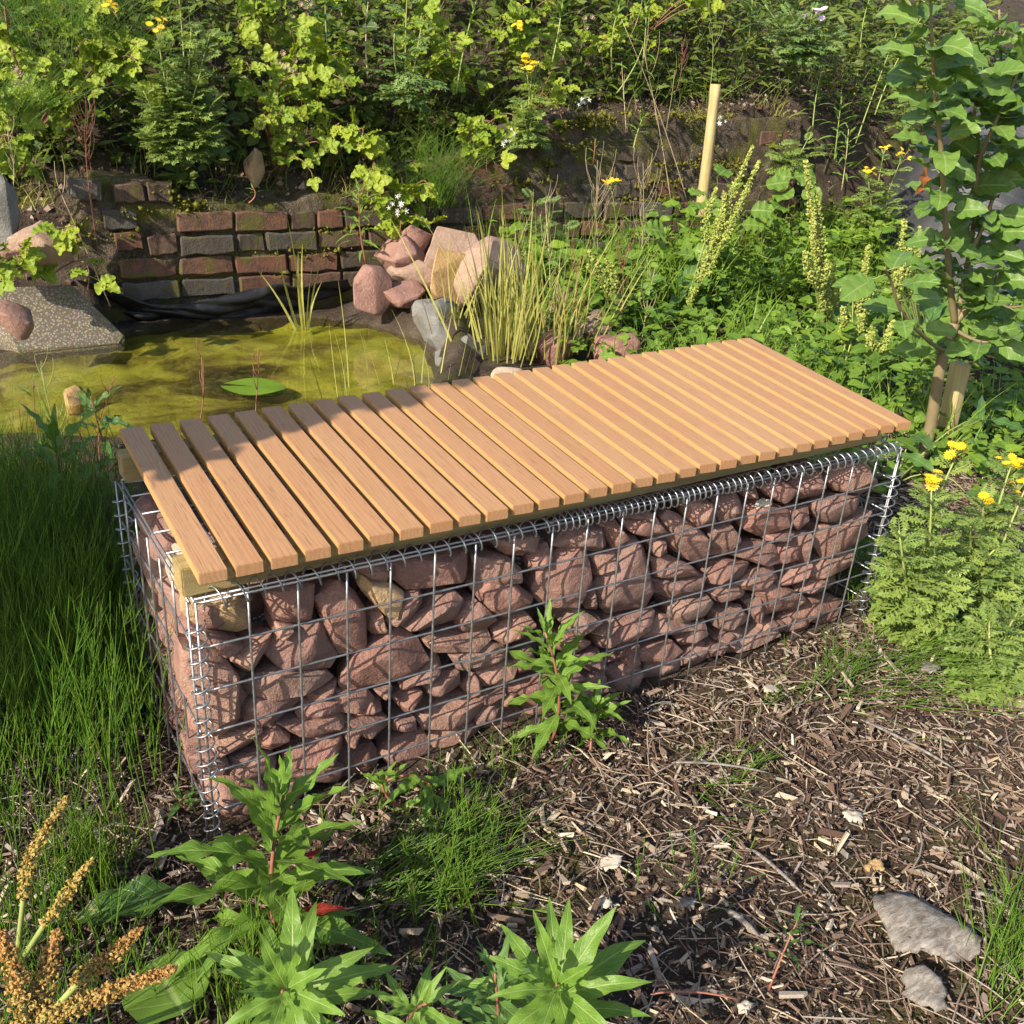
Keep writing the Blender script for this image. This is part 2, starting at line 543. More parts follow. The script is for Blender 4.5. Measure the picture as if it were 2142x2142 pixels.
def face_rock(poly, seed, frame, depth=.11, front=.008):
    """rock whose outline on the basket face is poly; frame maps (along, up, inward) to the basket"""
    r = random.Random(seed)
    c = np.mean(poly, 0); pts = []
    size = np.ptp(poly, axis=0).mean()
    ap = (r.uniform(-.25, .25), r.uniform(-.15, .3))
    for q in poly:
        d = np.array(q) - c
        pts.append((*(c + d * r.uniform(1.0, 1.09)), front + .018 + r.uniform(0, .024)))
        if r.random() < .45:
            pts.append((*(c + d * r.uniform(.62, .92)), front + r.uniform(.0, .014)))
        pts.append((*(c + d * r.uniform(.6, .95)), front + depth * r.uniform(.7, 1.0)))
    pts.append((c[0] + size * ap[0], c[1] + size * ap[1], front + r.uniform(-.003, .003)))
    cen = frame(c[0], c[1], front + .04)
    return cen, [Vector(frame(*p)) - Vector(cen) for p in pts]


STONES = [
('Y',[(-0.003,0.452),(0.075,0.45),(0.089,0.362),(0.065,0.363),(0.01,0.39),(-0.007,0.415)]),
('R',[(-0.004,0.397),(0.02,0.385),(0.075,0.345),(0.069,0.334),(0.045,0.333),(0.011,0.363)]),
('R',[(-0.018,0.365),(0.038,0.34),(0.065,0.288),(0.061,0.214),(0.042,0.184),(0.009,0.189),(-0.018,0.283)]),
('R',[(0.108,0.421),(0.154,0.431),(0.187,0.423),(0.181,0.365),(0.157,0.356),(0.122,0.375)]),
('R',[(0.05,0.324),(0.08,0.34),(0.121,0.347),(0.117,0.326),(0.085,0.288),(0.067,0.294)]),
('R',[(0.099,0.322),(0.143,0.351),(0.194,0.352),(0.221,0.283),(0.207,0.264),(0.135,0.282)]),
('R',[(0.186,0.395),(0.226,0.413),(0.256,0.387),(0.277,0.346),(0.272,0.285),(0.263,0.281),(0.222,0.283),(0.202,0.344)]),
('R',[(0.122,0.372),(0.152,0.358),(0.134,0.334),(0.121,0.347)]),
('R',[(0.067,0.274),(0.121,0.287),(0.201,0.259),(0.219,0.24),(0.165,0.23),(0.108,0.235),(0.07,0.254)]),
('R',[(0.063,0.233),(0.086,0.245),(0.153,0.23),(0.157,0.212),(0.094,0.186),(0.07,0.204)]),
('R',[(0.149,0.194),(0.17,0.208),(0.24,0.202),(0.239,0.178),(0.19,0.166),(0.155,0.178)]),
('R',[(0.171,0.221),(0.225,0.231),(0.229,0.206),(0.176,0.199)]),
('R',[(0.12,0.184),(0.152,0.179),(0.19,0.163),(0.233,0.173),(0.236,0.147),(0.193,0.137),(0.174,0.133),(0.139,0.159)]),
('R',[(0.011,0.175),(0.047,0.179),(0.097,0.188),(0.087,0.15),(0.045,0.142),(0.012,0.154)]),
('R',[(0.085,0.172),(0.117,0.181),(0.139,0.152),(0.104,0.137),(0.084,0.148)]),
('R',[(0.129,0.114),(0.174,0.129),(0.226,0.121),(0.236,0.092),(0.204,0.06),(0.128,0.089)]),
('R',[(0.228,0.146),(0.264,0.144),(0.264,0.089),(0.239,0.091)]),
('R',[(-0.021,0.167),(0.011,0.172),(0.036,0.145),(0.029,0.106),(-0.017,0.124)]),
('R',[(0.039,0.144),(0.092,0.141),(0.12,0.106),(0.101,0.074),(0.039,0.099)]),
('R',[(0.125,0.09),(0.173,0.075),(0.229,0.057),(0.219,0.024),(0.13,0.059)]),
('R',[(0.312,0.411),(0.318,0.435),(0.452,0.421),(0.458,0.397),(0.448,0.366),(0.337,0.376)]),
('T',[(0.262,0.395),(0.268,0.415),(0.315,0.391),(0.334,0.374),(0.322,0.327),(0.304,0.336)]),
('R',[(0.278,0.342),(0.3,0.346),(0.306,0.302),(0.288,0.293),(0.276,0.317)]),
('R',[(0.307,0.328),(0.334,0.367),(0.366,0.371),(0.38,0.336),(0.351,0.313),(0.313,0.31)]),
('R',[(0.332,0.304),(0.377,0.309),(0.399,0.341),(0.432,0.346),(0.446,0.329),(0.435,0.29),(0.411,0.283),(0.365,0.289)]),
('R',[(0.228,0.229),(0.255,0.269),(0.329,0.302),(0.365,0.275),(0.386,0.226),(0.367,0.215),(0.308,0.201),(0.233,0.207)]),
('R',[(0.372,0.269),(0.46,0.259),(0.506,0.249),(0.511,0.23),(0.476,0.222),(0.393,0.239)]),
('R',[(0.438,0.293),(0.45,0.317),(0.478,0.317),(0.519,0.275),(0.503,0.247),(0.453,0.261)]),
('R',[(0.427,0.225),(0.512,0.222),(0.542,0.21),(0.539,0.192),(0.478,0.181),(0.446,0.187)]),
('R',[(0.515,0.229),(0.56,0.253),(0.58,0.24),(0.582,0.214),(0.542,0.21)]),
('R',[(0.334,0.192),(0.374,0.205),(0.406,0.231),(0.418,0.195),(0.395,0.173),(0.341,0.176)]),
('R',[(0.382,0.167),(0.412,0.186),(0.45,0.186),(0.455,0.151),(0.427,0.137),(0.389,0.142)]),
('R',[(0.325,0.156),(0.351,0.173),(0.375,0.167),(0.381,0.13),(0.342,0.132)]),
('R',[(0.37,0.104),(0.418,0.117),(0.475,0.118),(0.511,0.117),(0.509,0.091),(0.47,0.069),(0.427,0.064),(0.377,0.082)]),
('R',[(0.245,0.161),(0.276,0.183),(0.302,0.163),(0.293,0.141),(0.251,0.152)]),
('R',[(0.215,0.217),(0.27,0.199),(0.283,0.18),(0.251,0.166),(0.214,0.178)]),
('R',[(0.283,0.191),(0.318,0.19),(0.318,0.172),(0.296,0.178)]),
('R',[(0.455,0.143),(0.479,0.169),(0.503,0.131),(0.475,0.118)]),
('R',[(0.48,0.077),(0.513,0.094),(0.543,0.083),(0.538,0.053),(0.485,0.056)]),
('R',[(0.483,0.164),(0.544,0.176),(0.553,0.15),(0.533,0.118),(0.495,0.142)]),
('R',[(0.53,0.111),(0.56,0.113),(0.592,0.091),(0.559,0.078),(0.535,0.086)]),
('R',[(0.488,0.436),(0.539,0.432),(0.566,0.413),(0.564,0.39),(0.528,0.398)]),
('R',[(0.466,0.405),(0.535,0.393),(0.57,0.357),(0.561,0.338),(0.516,0.373),(0.479,0.348)]),
('R',[(0.214,0.164),(0.251,0.148),(0.309,0.132),(0.319,0.11),(0.277,0.103),(0.22,0.123)]),
('R',[(0.252,0.447),(0.302,0.448),(0.312,0.414),(0.306,0.397),(0.267,0.415)]),
('R',[(0.322,0.12),(0.363,0.113),(0.367,0.082),(0.326,0.089)]),
('R',[(0.469,0.343),(0.512,0.374),(0.546,0.345),(0.594,0.295),(0.577,0.274),(0.537,0.266),(0.5,0.294)]),
('R',[(0.592,0.317),(0.6,0.343),(0.632,0.364),(0.686,0.391),(0.695,0.374),(0.722,0.314),(0.721,0.288),(0.691,0.244),(0.635,0.255),(0.598,0.29)]),
('R',[(0.579,0.376),(0.589,0.391),(0.619,0.398),(0.628,0.368),(0.604,0.349),(0.585,0.354)]),
('R',[(0.734,0.285),(0.774,0.321),(0.791,0.372),(0.816,0.372),(0.848,0.326),(0.874,0.243),(0.863,0.203),(0.781,0.204),(0.748,0.236)]),
('R',[(0.666,0.22),(0.699,0.242),(0.76,0.206),(0.75,0.19),(0.697,0.185)]),
('R',[(0.711,0.272),(0.737,0.288),(0.745,0.23),(0.72,0.236)]),
('R',[(0.629,0.389),(0.671,0.421),(0.726,0.41),(0.76,0.364),(0.733,0.352),(0.69,0.39)]),
('R',[(0.726,0.41),(0.765,0.413),(0.79,0.379),(0.773,0.354),(0.76,0.36)]),
('R',[(0.718,0.348),(0.774,0.35),(0.771,0.314),(0.732,0.301)]),
('R',[(0.777,0.41),(0.848,0.407),(0.887,0.374),(0.878,0.353),(0.837,0.369),(0.788,0.39)]),
('R',[(0.757,0.164),(0.817,0.191),(0.896,0.19),(0.888,0.156),(0.825,0.132),(0.76,0.139)]),
('R',[(0.735,0.178),(0.795,0.193),(0.803,0.171),(0.758,0.16)]),
('R',[(0.786,0.074),(0.836,0.088),(0.876,0.064),(0.873,0.022),(0.828,0.019),(0.795,0.038)]),
('R',[(0.782,0.104),(0.857,0.127),(0.869,0.108),(0.836,0.092),(0.787,0.094)]),
('R',[(0.517,0.239),(0.581,0.265),(0.601,0.249),(0.575,0.208),(0.53,0.221)]),
('R',[(0.483,0.216),(0.538,0.211),(0.55,0.193),(0.518,0.172),(0.485,0.178)]),
('R',[(0.486,0.167),(0.548,0.171),(0.582,0.164),(0.562,0.132),(0.502,0.131)]),
('R',[(0.563,0.17),(0.608,0.179),(0.614,0.147),(0.573,0.14)]),
('R',[(0.657,0.114),(0.688,0.12),(0.724,0.093),(0.69,0.067),(0.668,0.087)]),
('R',[(0.498,0.427),(0.556,0.435),(0.597,0.42),(0.588,0.394),(0.556,0.391),(0.52,0.409)]),
('R',[(0.488,0.128),(0.544,0.118),(0.54,0.076),(0.49,0.093)]),
('R',[(0.544,0.118),(0.64,0.119),(0.661,0.073),(0.607,0.058)]),
('R',[(0.652,0.197),(0.693,0.186),(0.733,0.163),(0.702,0.14),(0.66,0.16)]),
('R',[(0.703,0.132),(0.761,0.135),(0.779,0.097),(0.742,0.088)]),
('R',[(0.726,0.081),(0.776,0.086),(0.791,0.035),(0.739,0.039)]),
('R',[(0.777,0.414),(0.846,0.414),(0.882,0.374),(0.88,0.36),(0.864,0.358),(0.787,0.394)]),
('R',[(0.875,0.394),(0.894,0.403),(0.928,0.387),(1.0,0.334),(1.007,0.278),(0.964,0.284),(0.908,0.327)]),
('R',[(0.933,0.416),(0.979,0.418),(1.024,0.357),(1.002,0.35),(0.964,0.357),(0.939,0.385)]),
('R',[(1.007,0.349),(1.068,0.344),(1.084,0.313),(1.068,0.281),(1.021,0.279)]),
('R',[(1.004,0.406),(1.066,0.417),(1.087,0.367),(1.053,0.351),(1.022,0.365)]),
('R',[(1.097,0.346),(1.104,0.376),(1.142,0.38),(1.232,0.343),(1.23,0.311),(1.151,0.301),(1.104,0.325)]),
('R',[(1.229,0.352),(1.284,0.341),(1.301,0.301),(1.261,0.292),(1.234,0.314)]),
('R',[(1.166,0.3),(1.233,0.298),(1.256,0.289),(1.225,0.269),(1.169,0.287)]),
('R',[(1.069,0.276),(1.135,0.286),(1.198,0.272),(1.229,0.224),(1.179,0.225),(1.107,0.256)]),
('R',[(1.208,0.254),(1.249,0.278),(1.284,0.254),(1.268,0.223),(1.223,0.217)]),
('R',[(0.862,0.315),(0.916,0.303),(0.972,0.271),(1.005,0.243),(0.939,0.251),(0.877,0.273)]),
('R',[(0.875,0.262),(0.948,0.248),(1.014,0.241),(1.011,0.209),(0.934,0.204),(0.885,0.228)]),
('R',[(0.933,0.18),(0.981,0.196),(1.029,0.192),(1.048,0.166),(1.025,0.139),(0.95,0.138)]),
('R',[(1.014,0.241),(1.062,0.262),(1.13,0.242),(1.116,0.216),(1.073,0.21),(1.024,0.218)]),
('R',[(1.028,0.196),(1.099,0.204),(1.142,0.168),(1.084,0.157),(1.047,0.171)]),
('R',[(1.11,0.197),(1.15,0.221),(1.213,0.215),(1.225,0.186),(1.178,0.168),(1.129,0.18)]),
('R',[(1.071,0.101),(1.052,0.149),(1.139,0.134),(1.181,0.088),(1.123,0.069)]),
('R',[(1.153,0.139),(1.187,0.148),(1.219,0.105),(1.187,0.082)]),
('R',[(1.167,0.17),(1.206,0.178),(1.227,0.155),(1.31,0.126),(1.308,0.095),(1.218,0.087)]),
('R',[(1.119,0.043),(1.186,0.065),(1.254,0.068),(1.269,0.042),(1.191,0.023),(1.134,0.021)]),
('R',[(0.966,0.1),(1.004,0.123),(1.042,0.126),(1.048,0.094),(0.99,0.072)]),
('R',[(0.863,0.141),(0.912,0.169),(0.946,0.135),(1.034,0.115),(0.965,0.105),(0.871,0.119)]),
('R',[(0.807,0.169),(0.856,0.188),(0.896,0.185),(0.893,0.15),(0.839,0.128),(0.812,0.136)]),
('R',[(0.855,0.107),(0.941,0.107),(0.981,0.07),(0.931,0.059),(0.864,0.079)]),
('R',[(1.023,0.049),(1.058,0.069),(1.106,0.056),(1.106,0.029),(1.053,0.018)]),
('R',[(0.973,0.059),(1.015,0.064),(1.021,0.032),(0.984,0.026)]),
('R',[(0.854,0.365),(0.905,0.343),(0.911,0.308),(0.861,0.323)]),
('R',[(1.113,0.42),(1.169,0.429),(1.233,0.395),(1.224,0.373),(1.184,0.37)]),
('R',[(1.07,0.424),(1.113,0.42),(1.125,0.391),(1.09,0.398)]),
('R',[(1.078,0.068),(1.122,0.073),(1.127,0.05),(1.085,0.06)]),
('R',[(0.812,0.131),(0.853,0.124),(0.864,0.079),(0.83,0.068)]),
('R',[(1.218,0.405),(1.284,0.429),(1.313,0.392),(1.308,0.36),(1.261,0.361),(1.224,0.384)]),
('R',[(1.326,0.394),(1.371,0.422),(1.434,0.416),(1.496,0.364),(1.496,0.347),(1.446,0.343),(1.362,0.363)]),
('R',[(1.311,0.352),(1.364,0.354),(1.447,0.339),(1.448,0.301),(1.39,0.286),(1.339,0.292),(1.3,0.333)]),
('R',[(1.393,0.277),(1.434,0.29),(1.505,0.285),(1.494,0.265),(1.445,0.256),(1.402,0.267)]),
('R',[(1.318,0.259),(1.335,0.285),(1.391,0.265),(1.497,0.256),(1.5,0.229),(1.448,0.209),(1.366,0.196)]),
('R',[(1.322,0.176),(1.36,0.198),(1.426,0.205),(1.476,0.194),(1.482,0.156),(1.419,0.153),(1.351,0.151)]),
('R',[(1.307,0.131),(1.345,0.152),(1.423,0.138),(1.438,0.107),(1.388,0.101),(1.327,0.116)]),
('R',[(1.295,0.07),(1.369,0.088),(1.444,0.069),(1.445,0.045),(1.386,0.028),(1.338,0.036)]),
('R',[(1.234,0.162),(1.288,0.201),(1.331,0.204),(1.331,0.182),(1.282,0.141),(1.247,0.154)]),
('R',[(1.207,0.081),(1.251,0.073),(1.27,0.041),(1.201,0.06)]),
('R',[(1.256,0.28),(1.298,0.284),(1.329,0.222),(1.305,0.197),(1.258,0.233)]),
('R',[(1.293,0.121),(1.329,0.112),(1.357,0.091),(1.299,0.079)])]
ORD = 'first second third fourth fifth sixth seventh eighth ninth tenth eleventh twelfth thirteenth fourteenth fifteenth sixteenth seventeenth eighteenth nineteenth twentieth'.split()
G1 = 'red sandstone rocks packed behind the gabion front'
for si, (kind, poly) in enumerate(STONES):
    cen, pts = face_rock(np.array(poly), si, lambda a, u, d: (a, d, u))
    me = rock_mesh('rock', pts, si)
    if kind == 'Y':
        o = obj('rock', me, M['rock_y'], None, Matrix.Translation(cen))
        setp(o, 'large yellowish sandstone block at the top of the gabion corner below the bench end', 'rock')
    elif kind == 'T':
        o = obj('rock', me, M['rock_y'], None, Matrix.Translation(cen))
        setp(o, 'small tan sandstone block among red rocks under the coiled top edge', 'rock')
    else:
        o = obj('rock', me, M['rock'], None, Matrix.Translation(cen))
        pa = np.array(poly); w_, h_ = np.ptp(pa, axis=0); cx_, cz_ = pa.mean(0)
        adj = ('small' if w_ * h_ < .0030 else 'big' if w_ * h_ > .0085 else '') + ' ' + ('flat' if w_ > 1.9 * h_ else 'upright' if h_ > 1.05 * w_ else 'blocky')
        setp(o, '%s red rock in the %s mesh row down, %s column from the yellow block' % (adj.strip(), ORD[min(5, int((.45 - cz_) / .075))], ORD[min(19, int(cx_ / .075))]), 'rock', G1)

for fi, fx in enumerate(np.arange(.06, 1.48, .098)):
    n = 6; rr_ = random.Random(900 + fi)
    poly = [(fx + .056 * math.cos(t * 6.283 / n + fi) * rr_.uniform(.85, 1.15), max(.0, .038 + .036 * math.sin(t * 6.283 / n + fi) * rr_.uniform(.85, 1.15))) for t in range(n)]
    cen, pts = face_rock(np.array(poly), 700 + fi, lambda a, u, d: (a, d, u), .10, .022)
    o = obj('rock', rock_mesh('rock', pts, 700 + fi), M['rock'], None, Matrix.Translation(cen))
    setp(o, 'red rock at the foot of the gabion front, half hidden by mulch and plants', 'rock', 'rocks at the foot of the gabion front')

# end face of the basket (towards -x)
ri = random.Random(5)
cells = []
for row, zz in enumerate([.055, .145, .235, .325, .408]):
    off = .05 * (row % 2)
    for cx in [.075 + off, .185 + off, .295 + off, .39 + off * .4]:
        cells.append((cx, zz))
for ci, (cx, zz) in enumerate(cells):
    if cx > .43: continue
    n = ri.randint(5, 7); a0 = ri.uniform(0, 6)
    poly = [(cx + .058 * math.cos(a0 + t * 6.283 / n) * ri.uniform(.85, 1.15), min(.447, zz + .047 * math.sin(a0 + t * 6.283 / n) * ri.uniform(.85, 1.15))) for t in range(n)]
    cen, pts = face_rock(np.array(poly), 300 + ci, lambda a, u, d: (d - .006, a, u), .10, .004)
    pale = (abs(cx - .185) < .03 and zz > .38)
    o = obj('rock', rock_mesh('rock', pts, 300 + ci, .006), M['rock_pale'] if pale else M['rock'], None, Matrix.Translation(cen))
    if pale: setp(o, 'pale cream sandstone rock at the top of the gabion end', 'rock')
    else: setp(o, 'rounded reddish rock behind the end mesh of the gabion beside the tall horsetail', 'rock', 'reddish rocks behind the gabion end mesh')

# second layer, seen through the gaps and from above
for row, zz in enumerate([.06, .16, .26, .36, .405]):
    yy = .165 if row < 4 else .27
    for cx in np.arange(.12 + .05 * (row % 2), 1.46, .118):
        s = ri.uniform(.85, 1.15)
        pts = [Vector((ri.gauss(0, 1), ri.gauss(0, 1), ri.gauss(0, 1))).normalized() for _ in range(13)]
        pts = [Vector((p.x * .075 * s, p.y * .065, p.z * (.058 if row < 4 else .05))) for p in pts]
        zc = min(zz, .448 - max(p.z for p in pts) - .004)
        o = obj('rock', rock_mesh('rock', pts, 500 + row * 20 + cx, .004, cuts=1), M['rock'], None, Matrix.Translation((cx, yy + ri.uniform(-.01, .01), zc)))
        setp(o, 'dark red rock deep inside the gabion, seen through gaps between the front rocks', 'rock', 'rocks deep inside the gabion')

# ------------------------------------------------------------------ slatted bench top
bench = empty('bench_top', (.75, .26, .454), 'slatted oak bench top on two timber bearers lying on the wire gabion', 'bench')
FL, FR, BL, BR = map(np.array, [(-.001, -.035, .516), (1.493, -.007, .520), (.022, .541, .516), (1.576, .560, .540)])
NS = 30; SW, ST = .0385, .018


def box_mesh(name, sx, sy, sz, bev=.0015, seg=2):
    bm = bmesh.new(); bmesh.ops.create_cube(bm, size=1)
    for v in bm.verts: v.co = Vector((v.co.x * sx, v.co.y * sy, v.co.z * sz))
    if bev: bmesh.ops.bevel(bm, geom=bm.edges[:], offset=bev, segments=seg, affect='EDGES')
    me = bpy.data.meshes.new(name); bm.to_mesh(me); bm.free()
    return me


slat_len = .578
slat_me = box_mesh('slat', SW, slat_len, ST, .0009)
borg = Vector(bench.location)
for i in range(NS):
    t = i / (NS - 1)
    inset = SW / 2
    f = FL + (FR - FL) * t; g = BL + (BR - BL) * t
    c = (f + g) / 2; d = nrm(g - f)
    xdir = nrm((FR - FL) * .5 + (BR - BL) * .5)
    c = c + xdir * inset * (1 - 2 * t)
    z = nrm(np.cross(xdir, d)); x = np.cross(d, z)
    c = c - z * ST / 2 + d * random.uniform(-.002, .002)
    m = Matrix([(x[q], d[q], z[q], c[q] - borg[q]) for q in range(3)] + [(0, 0, 0, 1)])
    obj('slat', slat_me, M['oak'], bench, m @ Matrix.Rotation(random.uniform(-.003, .003), 4, 'Z'))
for yy, zl, zr, w in ((.045, .500, .5035, .046), (.475, .4985, .518, .046)):
    a = np.array((-.012 if yy < .1 else .004, yy - .005, zl - .0235)); e = np.array((1.485 if yy < .1 else 1.53, yy + .02, zr - .0235))
    d = nrm(e - a); y_ = nrm(np.cross([0, 0, 1], d)); z_ = np.cross(d, y_); c = (a + e) / 2
    m = Matrix([(d[q], y_[q], z_[q], c[q] - borg[q]) for q in range(3)] + [(0, 0, 0, 1)])
    obj('bearer', box_mesh('bearer', float(np.linalg.norm(e - a)), w, .046, .002), M['pine'], bench, m)

# ------------------------------------------------------------------ wood chip mulch


def chip_mat():
    q = NT('wood_chips')
    r = q.attr('rnd'); v = q.coord()
    c = q.ramp(r, [(0, (.030, .018, .012)), (.20, (.085, .050, .036)), (.40, (.18, .118, .085)), (.58, (.29, .215, .16)), (.74, (.29, .255, .22)),
                   (.86, (.42, .33, .22)), (1, (.60, .52, .40))])
    nz = q.noise(v, 420, 3, .7)
    c = q.mix(q.remap(nz, .35, .7, 0, .55), c, q.mix(1.0, c, (.45, .42, .40), 'MULTIPLY'))
    return q.shade(c, .85, q.bump(nz, .5, .002), .2)


M['chips'] = chip_mat()


def chips(N, xs, ys, lo, hi, seed, pile=.014, dark=0.0):
    r = np.random.default_rng(seed)
    x = r.uniform(*xs, N); y = r.uniform(*ys, N)
    keep = ~((x > -.01) & (x < 1.51) & (y > -.004) & (y < .47)) & (pond_sd(x, y) > .05)
    # only where a chip could be seen: a wedge in front of and beside the bench
    keep &= (y < .9) & (x > -.75)
    x, y = x[keep], y[keep]; N = len(x)
    L = np.exp(r.normal(math.log(lo), .45, N)).clip(.004, hi); W = L * r.uniform(.14, .42, N); W = np.minimum(W, .012); Tk = W * r.uniform(.2, .6, N)
    az = r.uniform(0, 6.283, N); tilt = r.normal(0, .30, N); roll = r.normal(0, .5, N)
    z = height(x, y) + r.uniform(0, 1, N) ** 1.5 * pile + .002 + np.abs(np.sin(tilt)) * L * .4
    d = np.stack([np.cos(az) * np.cos(tilt), np.sin(az) * np.cos(tilt), np.sin(tilt)], 1)
    s = nrm(np.cross(np.broadcast_to([0, 0, 1.0], d.shape), d)); u = np.cross(d, s)
    s2 = s * np.cos(roll)[:, None] + u * np.sin(roll)[:, None]; u2 = np.cross(d, s2)
    # tapered splinters: eight corners, ends of different width
    sg = np.array([(-1, -1, -1), (-1, 1, -1), (-1, 1, 1), (-1, -1, 1), (1, -1, -1), (1, 1, -1), (1, 1, 1), (1, -1, 1)], float)
    tp = r.uniform(.35, 1.0, (N, 2)); sk = r.uniform(-.25, .25, (N, 2))
    V = np.zeros((N, 8, 3))
    for c_ in range(8):
        e = 0 if sg[c_, 0] < 0 else 1
        al = L / 2 * (sg[c_, 0] + sk[:, e] * sg[c_, 1])
        V[:, c_] = np.stack([x, y, z], 1) + d * al[:, None] + s2 * (W / 2 * sg[c_, 1] * tp[:, e])[:, None] + u2 * (Tk / 2 * sg[c_, 2])[:, None]
    Q = np.array([(0, 1, 2, 3), (7, 6, 5, 4), (0, 4, 5, 1), (1, 5, 6, 2), (2, 6, 7, 3), (3, 7, 4, 0)])
    Q = (np.arange(N)[:, None, None] * 8 + Q[None]).reshape(-1, 4)
    tone = np.clip(r.beta(1.35, 1.35, N) - dark, 0, 1)
    return V.reshape(-1, 3), Q, np.repeat(tone, 8)


b = Buf()
for N, lo, hi, sd_, pile, dk in ((70000, .0080, .025, 11, .012, .10), (30000, .0125, .035, 12, .017, -.03), (2600, .024, .05, 13, .020, -.08)):
    V, Q, tone = chips(N, (-.75, 2.9), (-1.15, .9), lo, hi, sd_, pile, dk)
    b.add(V, Q, None, rnd=tone)
# long thin twigs and fibres
r = np.random.default_rng(14); N = 6500
x = r.uniform(-.6, 2.6, N); y = r.uniform(-1.1, .5, N)
keep = ~((x > -.02) & (x < 1.52) & (y > -.01)); x, y = x[keep], y[keep]
for x0, y0 in zip(x, y):
    Lg = r.uniform(.03, .11); a = r.uniform(0, 6.28); z0 = float(height(x0, y0)) + r.uniform(.008, .022)
    dx, dy = math.cos(a) * Lg, math.sin(a) * Lg
    p = bez((x0, y0, z0), (x0 + dx, y0 + dy, z0 + r.uniform(-.004, .008)), (r.uniform(-.01, .01), r.uniform(-.01, .01), .003), 4)
    V, Q, T = tube(p, r.uniform(.0005, .0013), 4, False)
    b.add(V, Q, None, rnd=r.beta(1.6, 1.8))
setp(obj('wood_chip_mulch', b.mesh('wood_chip_mulch', False), M['chips']), 'brown and tan wood chip mulch covering the ground before the gabion', 'mulch', kind='stuff')

# ------------------------------------------------------------------ old brick wall behind the pond


def brick_mat():
    q = NT('old_brick')
    v = q.n('VectorMath', {0: q.coord(), 1: q.n('CombineXYZ', {0: q.math('MULTIPLY', q.rnd(), 23), 1: q.math('MULTIPLY', q.rnd(), 11), 2: 0.0}).outputs[0]}, operation='ADD').outputs[0]
    c = q.ramp(q.rnd(), [(0, (.15, .07, .045)), (.25, (.17, .09, .06)), (.5, (.10, .075, .058)), (.8, (.075, .065, .055)), (.95, (.10, .09, .075)), (1, (.22, .19, .16))])
    a = q.noise(v, 22, 5, .65); g = q.noise(v, 180, 3, .7)
    c = q.mix(q.remap(a, .42, .66, 0, .85), c, (.06, .05, .04))
    c = q.mix(q.remap(q.noise(v, 11, 4), .52, .64, 0, .85), c, (.11, .105, .025))
    c = q.mix(q.remap(g, .6, .8, 0, .5), c, (.36, .28, .21))
    return q.shade(c, .92, q.bump(q.math('ADD', q.math('MULTIPLY', a, 2), g), .8, .008), .15)


def mortar_mat():
    q = NT('mossy_mortar'); v = q.coord()
    a = q.noise(v, 16, 6, .7); g = q.noise(v, 120, 3, .7)
    c = q.ramp(a, [(.3, (.035, .027, .02)), (.5, (.11, .085, .06)), (.7, (.22, .18, .13))])
    c = q.mix(q.remap(q.noise(v, 7, 4), .48, .62, 0, .85), c, (.12, .12, .022))
    return q.shade(c, .95, q.bump(q.math('ADD', a, g), 1.0, .02), .1)


M['brick'] = brick_mat(); M['mortar'] = mortar_mat()
wall = empty('brick_wall', (.5, WALL_Y, .1), 'crumbling mossy old brick wall behind the pond, holding up the bank', 'wall')
worg = Vector(wall.location)
brick_meshes = []
for s in range(10):
    bm = bmesh.new(); bmesh.ops.create_cube(bm, size=1)
    for v in bm.verts: v.co = Vector((v.co.x * .228, v.co.y * .105, v.co.z * .078))
    bmesh.ops.subdivide_edges(bm, edges=[e for e in bm.edges if e.calc_length() > .2], cuts=3, use_grid_fill=True)
    bmesh.ops.bevel(bm, geom=[e for e in bm.edges if e.calc_face_angle(0) > .5], offset=.006, segments=1, affect='EDGES')
    bm.normal_update()
    for v in bm.verts:
        p = v.co * 17 + Vector((s * 7.1, 0, s))
        v.co += Vector((noise.noise(p), noise.noise(p + Vector((9, 0, 0))), noise.noise(p + Vector((0, 9, 0))))) * .009
    me = bpy.data.meshes.new('brick'); bm.to_mesh(me); bm.free()
    me.polygons.foreach_set('use_smooth', np.ones(len(me.polygons), bool)); me.set_sharp_from_angle(angle=.5)
    me.materials.append(M['brick']); brick_meshes.append(me)
rb = random.Random(3)
CH = .0925
rows = []                                   # (course index, first x, last x, setback)
for c_, (x0, x1) in enumerate([(.54, 4.3), (.53, 4.3), (.655, 4.3), (.78, 4.3), (1.70, 4.3), (2.15, 4.3), (2.35, 4.3), (2.62, 4.3)]):
    rows.append((c_, x0, x1))
for c_, x0, x1 in rows:
    z = .148 + c_ * CH; x = x0
    while x < x1:
        half = rb.random() < .14
        L = .114 if half else .228
        sb = .012 * max(0, c_ - 3) + rb.uniform(-.008, .008) + (.02 if c_ > 3 else 0)
        if not (c_ > 4 and rb.random() < .12):
            m = Matrix.Translation(Vector((x + L / 2, WALL_Y + .05 + sb, z + rb.uniform(-.004, .004) + .004 * math.sin(x * 3))) - worg) @ \
                Matrix.Rotation(rb.gauss(0, .04), 4, 'Z') @ Matrix.Rotation(rb.gauss(0, .022), 4, 'Y')
            if half: m = m @ Matrix.Diagonal((.5, 1, 1, 1))
            obj('brick', rb.choice(brick_meshes), None, wall, m)
        x += L + .014
for x, z, sc, ry in ((.555, .443, .56, .03), (.60, .545, .50, -.04), (.72, .545, .42, .05), (.44, .56, .5, .1), (.58, .36, .45, -.1)):
    obj('brick', rb.choice(brick_meshes), None, wall, Matrix.Translation(Vector((x, WALL_Y + .055, z)) - worg) @ Matrix.Rotation(ry, 4, 'Y') @ Matrix.Diagonal((sc, 1, .95, 1)))
